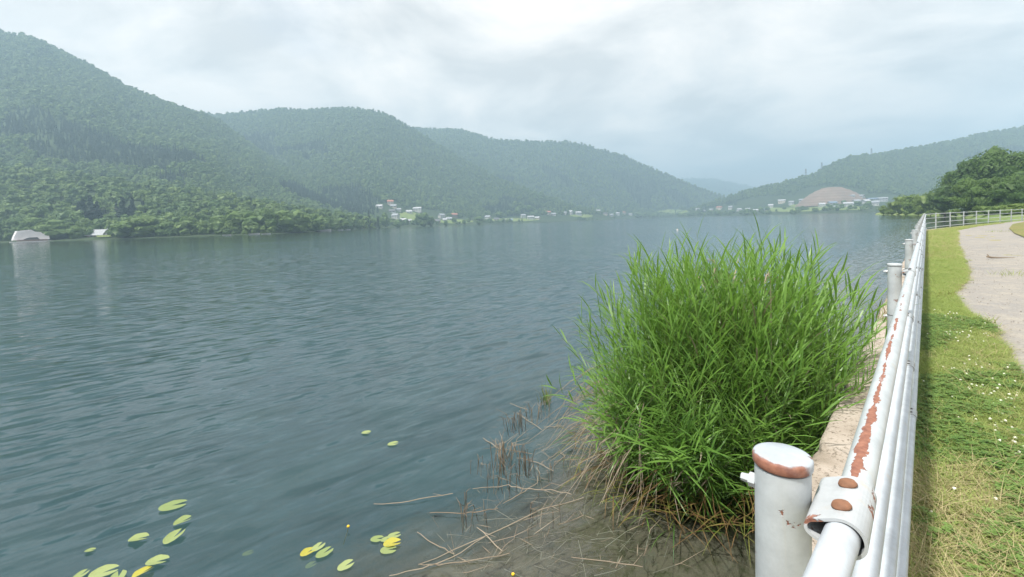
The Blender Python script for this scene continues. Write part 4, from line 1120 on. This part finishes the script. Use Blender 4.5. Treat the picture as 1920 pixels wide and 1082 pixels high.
# ------------------------------------------------------------------ reed clump
def blade(V, F, Mi, p, d, L, w, droop, m, segs=4, rgn=None):
    """a long leaf from p along d, bending down"""
    d = d.normalized(); side = d.cross(Vector((0, 0, 1)))
    if side.length < 1e-3: side = Vector((1, 0, 0))
    side.normalize(); st = len(V); q = p.copy(); dd = d.copy(); sl = L / segs
    for k in range(segs + 1):
        t_ = k / segs; ww_ = w * (0.35 + 1.6 * t_) if t_ < 0.35 else w * 0.91 * (1 - ((t_ - 0.35) / 0.65) ** 1.5)
        ww_ = max(ww_, 0.0006); V.append(tuple(q - side * ww_)); V.append(tuple(q + side * ww_))
        q = q + dd * sl; dd = (dd + Vector((0, 0, -1)) * droop * (0.4 + t_)).normalized()
    for k in range(segs): F.append([st + 2 * k, st + 2 * k + 1, st + 2 * k + 3, st + 2 * k + 2]); Mi.append(m)
def shoot(seed, H, bend, nl):
    rr = random.Random(seed); V = []; F = []; Mi = []
    n = 7; pts = []; q = Vector((0, 0, -0.35)); dd = Vector((0, 0, 1))
    for k in range(n + 1):
        pts.append(q.copy()); q = q + dd * ((H + 0.35) / n); dd = (dd + Vector((bend / n, rr.uniform(-.02, .02), 0))).normalized()
    for k, p in enumerate(pts):
        rad = 0.0042 * (1 - 0.75 * k / n)
        for j in range(3):
            a = j * 2.094; V.append((p.x + rad * math.cos(a), p.y + rad * math.sin(a), p.z))
    for k in range(n):
        for j in range(3): F.append([3 * k + j, 3 * k + (j + 1) % 3, 3 * k + 3 + (j + 1) % 3, 3 * k + 3 + j]); Mi.append(1)
    az = rr.uniform(0, 6.28)
    for i in range(nl):
        t_ = 0.10 + 0.90 * (i + 0.5) / nl; f = t_ * n; k = min(n - 1, int(f)); p = pts[k].lerp(pts[k + 1], f - k); ax = (pts[k + 1] - pts[k]).normalized()
        az += math.pi + rr.uniform(-0.7, 0.7)
        out = Vector((math.cos(az), math.sin(az), 0)); ang = rr.uniform(0.65, 1.25) * (1.25 - 0.80 * t_)
        blade(V, F, Mi, p, ax * math.cos(ang) + out * math.sin(ang), rr.uniform(0.28, 0.52) * (0.75 + 0.4 * math.sin(t_ * 3.0)), rr.uniform(0.0080, 0.0145), rr.uniform(0.14, 0.50), 2 if rr.random() < 0.03 else 0)
    return V, F, Mi
SHOOTS = [shoot(300 + i, [1.25, 1.6, 1.9, 2.05][i % 4], [0.08, 0.25, 0.5][i % 3], [15, 16, 17, 18][i % 4]) for i in range(24)]
SH_ME = [np_mesh('shoot', v, f, [M['reed'], M['reed_stem'], M['dead']], mi) for v, f, mi in SHOOTS]
RC = Vector((2.38, 5.05, 0))
clump = tag(empty('reed_clump', tuple(RC)), 'big dense clump of bright green reeds growing in the shallows against the concrete wall', 'reeds')
rr = random.Random(11); allsh = []
while len(allsh) < 1350:
    x, y = rr.uniform(-1, 1), rr.uniform(-1, 1); rho = math.hypot(x, y)
    if rho > 1: continue
    base = UDIR * (x * 1.58) + NDIR * (y * 0.90)
    if (RC + base).dot(NDIR) < 0.64: continue
    out = base.normalized() if base.length > 0.01 else Vector((1, 0, 0)); az = math.atan2(out.y, out.x) + rr.gauss(0, 0.45)
    lean = 0.04 + 0.36 * rho ** 2.0 * rr.uniform(0.5, 1.15)
    hs = (1.02 - 0.34 * rho ** 2) * rr.uniform(0.80, 1.06) * (rr.uniform(0.32, 0.78) if rho > 0.68 and rr.random() < 0.66 else 1)
    k = rr.randrange(24)
    m = Matrix.Translation(base) @ Matrix.Rotation(az, 4, 'Z') @ Matrix.Rotation(lean, 4, 'Y') @ Matrix.Diagonal((hs, hs, hs * (1.0 if k % 4 > 1 else 1.12), 1))
    tipw = RC + m @ Vector(SHOOTS[k][0][18])
    allsh.append((tipw.length - 0.35 * tipw.z - rho * 0.5, k, m))
while len(allsh) < 1560:      # short leafy shoots filling the lakeward foot of the clump
    a = rr.uniform(2.6, 5.0); rho = rr.uniform(0.72, 1.08)
    base = UDIR * (math.cos(a - 0.8) * 1.55 * rho) + NDIR * (math.sin(a - 0.8) * 0.92 * rho)
    if (RC + base).dot(NDIR) < 0.66: continue
    az = math.atan2(base.y, base.x) + rr.gauss(0, 0.5); hs = rr.uniform(0.26, 0.56); k = rr.randrange(24)
    m = Matrix.Translation(base) @ Matrix.Rotation(az, 4, 'Z') @ Matrix.Rotation(rr.uniform(0.25, 0.75), 4, 'Y') @ Matrix.Diagonal((min(1, hs * 1.5), min(1, hs * 1.5), hs, 1))
    allsh.append(((RC + base).length - 0.6, k, m))
allsh.sort(key=lambda q_: q_[0])
for d_, k, m in allsh[:300]:
    o = link('shoot', SH_ME[k], clump); o.matrix_basis = m
VV = []; FF = []; MM = []; nb = 0
for d_, k, m in allsh[300:]:
    v, f, mi = SHOOTS[k]; a = np.array(m)
    VV.append(np.array(v) @ a[:3, :3].T + a[:3, 3]); FF.append(np.array(f) + nb); MM += mi; nb += len(v)
tag(link('shoot_mass', np_mesh('shoot_mass', np.concatenate(VV), np.concatenate(FF), [M['reed'], M['reed_stem'], M['dead']], MM), clump), kind='stuff')
# dead stalks bent out over the water
for i in range(150):
    a = rr.uniform(2.3, 3.9) if i % 4 else rr.uniform(3.9, 4.8)
    r0 = rr.uniform(0.85, 1.15)
    b0 = UDIR * (math.cos(a - 0.8) * 1.5 * r0) + NDIR * (math.sin(a - 0.8) * 1.08 * r0) + Vector((0, 0, rr.uniform(0.05, 0.60) if a < 3.9 else rr.uniform(0.02, 0.25)))
    oa = math.atan2(b0.y, b0.x) + rr.gauss(0, .35)
    out = Vector((math.cos(oa), math.sin(oa), 0)); L = rr.uniform(0.35, 0.95); up = rr.uniform(0.0, 0.7)
    pts = [b0, b0 + out * L * 0.28 + Vector((0, 0, up * L * 0.30)), b0 + out * L * 0.60 + Vector((0, 0, up * L * 0.22 - b0.z * 0.2)), b0 + out * L * 0.95 + Vector((rr.uniform(-.08, .08), rr.uniform(-.08, .08), -b0.z * rr.uniform(0.5, 1.1)))]
    for p in pts: p.z = max(p.z, 0.01)
    if any((RC + p).dot(NDIR) < 0.62 and (RC + p).z < 0.8 for p in pts): continue
    b = MB(); b.tube(pts, [0.0038, 0.0036, 0.003, 0.0014], 4, 0, False)
    for t_ in range(rr.randrange(0, 3)):
        pp = pts[1].lerp(pts[2], rr.random()); b.tube([pp, pp + out * 0.12 + Vector((rr.uniform(-.12, .12), rr.uniform(-.12, .12), rr.uniform(-.12, .06)))], 0.0014, 3, 0, False)
    link('dead_stalk', b.mesh('dead_stalk', M['dead'] if i % 4 else M['dead_brown']), clump)
# drooping pale seed heads
for i in range(9):
    x, y = rr.uniform(-0.9, 0.7), rr.uniform(-0.75, 0.3); b0 = UDIR * x + NDIR * y + Vector((0, 0, rr.uniform(1.35, 1.75)))
    a = rr.uniform(0, 6.28); out = Vector((math.cos(a), math.sin(a), 0)); b = MB()
    pts = [b0 - Vector((0, 0, 0.7)), b0, b0 + out * 0.06 + Vector((0, 0, 0.10)), b0 + out * 0.14 + Vector((0, 0, 0.10)), b0 + out * 0.20 + Vector((0, 0, 0.03))]
    b.tube(pts, [0.002, 0.002, 0.003, 0.006, 0.001], 4)
    for j in range(26):
        p = pts[2].lerp(pts[4], rr.random()) + Vector((0, 0, 0.02)); b.tube([p, p + Vector((rr.uniform(-.02, .02), rr.uniform(-.02, .02), rr.uniform(-.035, .005)))], [0.0022, 0.0006], 3, 0, False)
    link('seed_head', b.mesh('seed_head', M['dead']), clump)
# brown and olive blades sprawling at the water line in front
V = []; F = []; Mi = []
for i in range(560):
    a = rr.uniform(2.9, 4.9); r0 = rr.uniform(0.92, 1.42)
    p = UDIR * (math.cos(a - 0.8) * 1.5 * r0) + NDIR * (math.sin(a - 0.8) * 1.08 * r0) + Vector((0, 0, rr.uniform(-0.03, 0.10)))
    if (RC + p).dot(NDIR) < 0.64: continue
    az = math.atan2(p.y, p.x) + rr.gauss(0, 0.9)
    blade(V, F, Mi, p, Vector((math.cos(az), math.sin(az), rr.uniform(-0.05, 0.40))), rr.uniform(0.15, 0.42), rr.uniform(0.0022, 0.0055), rr.uniform(0.1, 0.4), rr.choice([0, 0, 0, 1, 1, 1, 2]))
V = [(x, y, max(z, -0.12)) for x, y, z in V]
tag(link('sprawling_blades', np_mesh('sprawling_blades', V, np.array(F), [M['dead_brown'], M['olive'], M['reed']], Mi), clump), 'brown and olive dying blades at the water line', None, None, 'stuff')

# ------------------------------------------------------------------ dead stems lying in the shallows
STICKS = [([(785,1059),(908,1007),(1016,955),(1094,933)],'long pale stem curving from the near shallows to the foot of the reeds'), ([(700,946),(767,940),(849,925)],'thin stem floating left of the brown shelf toward open water'),
 ([(886,916),(953,910),(982,918),(1034,918),(1072,927)],'thin wavy stem lying across the middle of the shallows'), ([(782,998),(815,1020),(852,1039)],'short straight pale stem right of the lily pad group'),
 ([(785,1058),(823,1059),(878,1052),(956,1037)],'thin nearly level stem low in the shallows'), ([(731,1081),(790,1066),(849,1044),(908,1007)],'stem rising to the right from the bottom edge of the picture'),
 ([(906,821),(938,843)],'short stem above the upper tuft in the shallows'), ([(945,842),(997,851)],'short level stem between the upper tufts'), ([(956,756),(990,769)],'short stem farthest out among the tufts'),
 ([(968,775),(1016,806)],'short slanting stem right of the farthest tuft'), ([(968,858),(1008,866),(1038,883)],'bent stem right of the largest tuft'), ([(942,944),(975,926),(1008,905)],'forked looking stem crossing the wavy stem'),
 ([(1020,801),(1057,799)],'short level stem beside the dead stalks of the reeds'), ([(1049,985),(1094,966)],'short stem near the brown foot of the reeds'), ([(1072,1046),(1139,1052),(1205,1063)],'long level stem at the dark pool by the near post'),
 ([(1025,864),(1049,847),(1058,855),(1038,874)],'dark bent twig standing out of the shallows'), ([(895,990),(942,1033)],'short stem crossing the long curved stem'), ([(806,961),(860,962),(901,959),(934,953)],'brown level stem in the left part of the shallows')]
for k, (pl, lb) in enumerate(STICKS):
    pts = [on_level(x, y, 0.008 + 0.004 * (k % 3)) for x, y in pl]
    P2 = []
    for a, c in zip(pts[:-1], pts[1:]):
        for j in range(4): P2.append(a.lerp(c, j / 4) + Vector((rr.uniform(-.006, .006), rr.uniform(-.006, .006), rr.uniform(-.006, .006))))
    P2.append(pts[-1]); n = len(P2)
    b = MB(); b.tube(P2, [0.0032 * (0.5 + 0.6 * math.sin(0.4 + 2.4 * i / n)) for i in range(n)], 5)
    for j in range(max(1, n // 5)):
        q0 = P2[rr.randrange(1, n)]; b.tube([q0, q0 + Vector((rr.uniform(-.10, .10), rr.uniform(-.10, .10), rr.uniform(0, .06)))], [0.0024, 0.001], 4)
    o = b.build('stick', M['dead'] if k not in (15, 17) else M['twig']); tag(o, lb, 'stick', 'dead sticks lying in the shallows')
TU = [(940,862,0.34,26,'largest dead tuft standing in the shallows left of the reeds'), (973,872,0.26,16,'dead tuft close right of the largest tuft'), (975,795,0.25,18,'dead tuft in the upper row of the shallows'), (1008,775,0.20,16,'small dead tuft at the upper right of the shallows'),
      (950,905,0.2,14,'dark wet tuft below the largest tuft'), (905,870,0.13,9,'dark stub of a tuft at the outer edge of the shallows'), (875,958,0.16,12,'small dark tuft low at the left of the shallows'), (1010,958,0.12,8,'small stub beside the long curved stem'), (1040,880,0.15,10,'small stub tuft before the dead stalks')]
for k, (px, py, H, n, lb) in enumerate(TU):
    p = on_level(px, py, -0.02); b = MB()
    for i in range(n):
        a = rr.uniform(0, 6.28); s0 = Vector((rr.gauss(0, .09), rr.gauss(0, .07), -0.1)); ln = Vector((math.cos(a), math.sin(a), 0)) * rr.uniform(0.02, 0.9) * H
        h_ = H * rr.uniform(0.35, 1.0)
        b.tube([s0, s0 + ln * 0.3 + Vector((0, 0, 0.1 + h_ * 0.6)), s0 + ln + Vector((0, 0, 0.1 + h_ * rr.uniform(0.35, 1.0)))], [0.0035, 0.0028, 0.001], 4, 0 if rr.random() < 0.6 else 1)
    o = b.build('dead_tuft', [M['twig'], M['dead']]); o.location = p; tag(o, lb, 'plant', 'dead tufts in the shallows')
gp = on_level(1024, 752, 0)
V = []; F = []; Mi = []
for i in range(46):
    a = rr.uniform(0, 6.28); blade(V, F, Mi, Vector((rr.gauss(0, .03), rr.gauss(0, .03), -0.05)), Vector((math.cos(a) * .45, math.sin(a) * .45, 1)), rr.uniform(0.14, 0.30), 0.004, rr.uniform(.02, .15), 0 if i % 3 else 1)
o = link('grass_tuft', np_mesh('grass_tuft', V, np.array(F), [M['olive'], M['reed']], Mi)); o.location = gp; tag(o, 'small green grass tuft standing alone in the water left of the reeds', 'plant')
V = []; F = []; Mi = []
for i in range(240):   # bits of rotten leaf and stem floating over the shelf
    px, py = rr.uniform(780, 1230), rr.uniform(800, 1080)
    if px < 1480 - py * 0.62 - 30 + rr.uniform(-30, 60): continue
    p = on_level(px, py, rr.choice([0.004, -0.03, -0.06, -0.09])); az = rr.uniform(0, 3.14)
    blade(V, F, Mi, p, Vector((math.cos(az), math.sin(az), 0.02)), rr.uniform(0.02, 0.14), rr.uniform(0.0015, 0.005), 0.0, rr.choice([0, 0, 1]), 2)
tag(link('floating_litter', np_mesh('floating_litter', V, np.array(F), [M['dead'], M['twig']], Mi)), 'bits of rotten reed floating over the shallows', None, None, 'stuff')

b = MB()
for i in range(300):
    px, py = rr.uniform(820, 1250), 745 + 335 * rr.random() ** 1.3
    if px < 1500 - py * 0.66 - 30 + rr.uniform(-20, 90): continue
    p = on_level(px, py, rr.uniform(-0.14, 0.0)); az = rr.gauss(0.5, 0.8); L = rr.uniform(0.08, 0.42); el = rr.gauss(0.0, 0.28)
    d_ = Vector((math.cos(az) * math.cos(el), math.sin(az) * math.cos(el), math.sin(el)))
    m_ = p + d_ * L * 0.5 + Vector((rr.uniform(-.03, .03), rr.uniform(-.03, .03), rr.uniform(-.01, .03)))
    b.tube([p, m_, p + d_ * L], [0.0022, 0.002, 0.0008], 3, 0 if rr.random() < 0.65 else 1, False)
    if rr.random() < 0.4: b.tube([m_, m_ + Vector((rr.uniform(-.08, .08), rr.uniform(-.08, .08), rr.uniform(-.02, .06)))], [0.0014, 0.0006], 3, 0, False)
tag(b.build('twig_tangle', [M['twig'], M['dead']]), 'tangle of fine dead twigs in the shallows beside the reeds', None, None, 'stuff')

# ------------------------------------------------------------------ water lilies
def pad_mesh(seed, mat, fold, curl):
    r_ = random.Random(seed); V = [(0.0, 0, 0.0)]; n = 26
    for ring in (0.55, 1.0):
        for k in range(n + 1):
            a = R(18) + (2 * math.pi - R(36)) * k / n
            x = math.cos(a) * ring * 1.2; y = math.sin(a) * ring * 0.86 * (1 + 0.04 * math.sin(5 * a + seed))
            V.append((x + 0.12 * ring, y, fold * abs(y) ** 1.5 + curl * ring ** 2 * max(0, math.sin(a + seed)) + 0.015 * r_.uniform(-1, 1)))
    F = []
    for k in range(n):
        F.append([0, 1 + k, 2 + k]); F.append([1 + k, n + 2 + k, n + 3 + k, 2 + k])
    return np_mesh('lily_pad', V, F, mat, None, True)
M['pad_green'] = leaf_mat('pad_green', (0.16, 0.23, 0.07), (0.33, 0.38, 0.16), 0.15, 0.35, True, 5.0, 0.5, 'obj')
M['pad_yellow'] = leaf_mat('pad_yellow', (0.34, 0.33, 0.05), (0.52, 0.46, 0.07), 0.2, 0.4, True, 5.0, 0.5, 'obj')
M['pad_sunk'] = leaf_mat('pad_sunken', (0.10, 0.15, 0.09), (0.16, 0.20, 0.12), 0.1, 0.5, True, 5.0, 0.4, 'obj')
for nm_ in ('pad_green', 'pad_yellow'):
    nt = M[nm_].node_tree; pb = [n for n in nt.nodes if n.type == 'BSDF_PRINCIPLED'][0]
    src = pb.inputs['Base Color'].links[0].from_socket; tn = NT.__new__(NT); tn.t = nt
    sp = tn.ramp(tn.noise(tn.pos('obj'), 4.0, 6, 0.75, 0.5), [(0.57, 0.0), (0.66, 0.85)])
    nt.links.new(tn.mix(sp, src, (0.16, 0.10, 0.03)), pb.inputs['Base Color'])
M['petal'] = plain('yellow_petal', (0.70, 0.45, 0.02), 0.5, 0, 30, 0.15)
PADS = [(322,948,0.105,0.5,'g',0,0.05,'pale green lily pad alone at the top of the left group'), (341,978,0.065,0.7,'g',0.5,0.1,'narrow half turned lily pad below the top one of the left group'), (325,1008,0.08,1.3,'g',0.35,0.2,'upturned yellowish lily pad in the middle of the left group'),
 (258,1010,0.068,0.3,'g',0.4,0.0,'narrow pale lily pad at the left of the left group'), (168,1032,0.035,0.2,'g',0.2,0.1,'tiny pale lily leaf leftmost of all on the water'), (293,1053,0.075,0.15,'g',0.3,0.1,'long flat lily pad above the bottom yellow one'),
 (192,1074,0.085,0.6,'g',0.1,0.15,'large light green lily pad in the bottom left corner group'), (222,1081,0.06,2.1,'g',0.1,0.1,'small green lily pad right of the large bottom left one'), (150,1079,0.05,1.2,'g',0.2,0.1,'small green lily pad left of the large bottom left one'), (266,1074,0.062,0.9,'y',0.3,0.25,'crumpled yellow lily pad at the bottom edge'),
 (596,1026,0.055,1.2,'g',0.1,0.05,'round green lily pad topmost of the middle cluster'), (607,1037,0.065,0.9,'g',0.05,0.1,'largest yellow green lily pad of the middle cluster'), (576,1036,0.055,0.8,'y',0.25,0.1,'yellow lily pad at the left of the middle cluster'), (582,1060,0.040,0.8,'s',0.2,0.0,'thin dull lily pad sinking below the middle cluster'), (647,1061,0.058,0.6,'g',0.15,0.1,'single green lily pad right below the middle cluster'),
 (706,1010,0.050,0.1,'g',0.0,0.02,'dull green round lily pad at the left of the right cluster'), (738,1004,0.052,0.5,'g',0.0,0.05,'heart shaped green lily pad at the top right of the right cluster'), (724,1011,0.045,0.3,'g',0.0,0.05,'small green lily pad in the centre of the right cluster'), (734,1019,0.066,0.25,'y',0.3,0.1,'bright yellow folded lily pad of the right cluster'), (727,1031,0.060,0.2,'g',0.05,0.05,'lowest yellow green lily pad of the right cluster'),
 (736,832,0.060,0.1,'g',0.1,0.1,'pale lily pad farther out above the shallows'), (686,811,0.055,0.0,'g',0.2,0.0,'thin pale lily pad farthest out on the water'), (464,1037,0.040,0.6,'s',0.0,0.0,'faint sunken leaf between the left group and the middle cluster')]
for k, (px, py, r_, rz, kd, fold, curl, lb) in enumerate(PADS):
    p = on_level(px, py, 0.010 if kd != 's' else -0.03)
    o = link('lily_pad', pad_mesh(k, M[{'g': 'pad_green', 'y': 'pad_yellow', 's': 'pad_sunk'}[kd]], fold * 0.8, curl)); o.location = p; o.scale = (r_ * 0.82,) * 3; o.rotation_euler = (0.04 * math.sin(k), 0.05 * math.cos(k * 2), rz)
    tag(o, lb, 'lily pad', 'water lily pads')
for k, (px, py, lb) in enumerate([(653, 988, 'small round yellow lily flower standing above the middle cluster of pads'), (962, 1078, 'yellow lily flower at the bottom edge over the brown shallows')]):
    p = on_level(px, py, 0.03); fw = tag(empty('lily_flower', p), lb, 'flower'); fw.scale = (0.65,) * 3
    for j in range(5):
        b = MB(); a = j * 1.2566
        iv = ICO1[0] * np.array([0.010, 0.012, 0.013]); b.add([(v[0] * math.cos(a) - v[1] * math.sin(a) + 0.009 * math.cos(a), v[0] * math.sin(a) + v[1] * math.cos(a) + 0.009 * math.sin(a), v[2] + 0.008) for v in iv], ICO1[1].tolist())
        b.build('petal', M['petal'], fw, True)
    b = MB(); b.tube([(0, 0, 0.004), (-0.01, 0.005, -0.05), (-0.06, -0.02, -0.2)], 0.003, 5); b.build('stem', M['olive'], fw)

# ------------------------------------------------------------------ things on the path
p = on_level(1857, 484, ZG + 0.02); b = MB()
b.tube([p + Vector((-0.10, 0, 0.05)), p + Vector((0.05, 0.02, 0.02)), p + Vector((0.35, 0.05, 0.0)), p + Vector((0.75, 0.0, 0.0))], [0.03, 0.028, 0.016, 0.006], 6)
b.tube([p + Vector((-0.02, 0, 0.04)), p + Vector((-0.06, 0.05, 0.12))], [0.02, 0.008], 5)
tag(b.build('fallen_twig', M['twig']), 'dark dead twig lying on the worn path', 'twig')
for k, (px, py, w, lb) in enumerate([(1905, 516, 0.7, 'weedy grass tuft on the path at the right edge'), (1768, 556, 0.28, 'dark upright weed at the narrow part of the verge beside the fence'), (1838, 607, 0.3, 'ragged weed at the path edge'), (1870, 435, 1.0, 'thin grass patch on the far part of the path')]):
    p = on_level(px, py, ZG); V = []; F = []; Mi = []
    for i in range(90):
        a = rr.uniform(0, 6.28); blade(V, F, Mi, Vector((rr.gauss(0, w * .4), rr.gauss(0, w * .25), 0)), Vector((math.cos(a), math.sin(a), 1.2)), rr.uniform(0.06, 0.2), 0.004, rr.uniform(.05, .3), i % 2, 3)
    o = link('weed', np_mesh('weed', V, np.array(F), [M['grass'], M['olive']], Mi)); o.location = p; tag(o, lb, 'weed', None, 'stuff' if w > 0.5 else None)
# stray weeds growing on the wall beyond the clump
for k, (px, py, lb) in enumerate([(1652, 600, 'thin dry weed growing on the wall beside the second post')]):
    p = on_level(px, py, ZG); V = []; F = []; Mi = []
    for i in range(40):
        a = rr.uniform(0, 6.28); blade(V, F, Mi, Vector((rr.gauss(0, .08), rr.gauss(0, .08), -0.02)), Vector((math.cos(a) * .6, math.sin(a) * .6, 1)), rr.uniform(0.15, 0.45), 0.004, rr.uniform(.05, .2), i % 3, 3)
    o = link('weed', np_mesh('weed', V, np.array(F), [M['grass'], M['olive'], M['dead_brown']], Mi)); o.location = p; tag(o, lb, 'weed')

# low field inland, out of the picture to the right
b = MB(); b.add([tuple(UDIR * s_ + NDIR * a_ + Vector((0, 0, ZG - 0.10))) for s_, a_ in ((-60, -40), (-60, -420), (40, -420), (40, -40))], [[0, 1, 2, 3]])
tag(b.build('field', M['lawn']), kind='structure')

b = MB(); iv = ICO1[0] * np.array([1, 0.8, 0.55]); b.add((iv * (1 + 0.15 * np.random.default_rng(2).normal(size=(len(iv), 1)))).tolist(), ICO1[1].tolist())
peb = [proto('pebble', b.mesh('pebble', plain('pebble', (0.30, 0.27, 0.23), 0.9, 0, 0.8, 0.35)))]
rg = np.random.default_rng(44); n = 5000
sp = 1.5 + 26 * rg.uniform(0, 1, n) ** 1.6; ap = verge_edge(sp) - 0.02 - 3.2 * rg.uniform(0, 1, n) ** 1.8
P = curve(sp, ap); P[:, 2] = ZG + 0.006 + 0.35 * bumpz(sp, ap)
scatter('gravel', P, 0.003 + 0.009 * rg.uniform(0, 1, n) ** 3, rg.uniform(0, 6.28, (n, 3)) * np.array([0.1, 0.1, 1]), peb, 'loose small stones on the worn path', None)
n = 2600
sp = 1.5 + 40 * rg.uniform(0, 1, n) ** 1.3; ap = verge_edge(sp) + 0.05 - np.abs(rg.normal(0, 0.08, n))
P = curve(sp, ap); P[:, 2] = ZG
scatter('edge_grass', P, rg.uniform(0.35, 0.9, n), np.stack([0 * sp, 0 * sp, rg.uniform(0, 6.28, n)], 1), g_protos + d_protos, 'ragged grass creeping over the edge of the path', None)
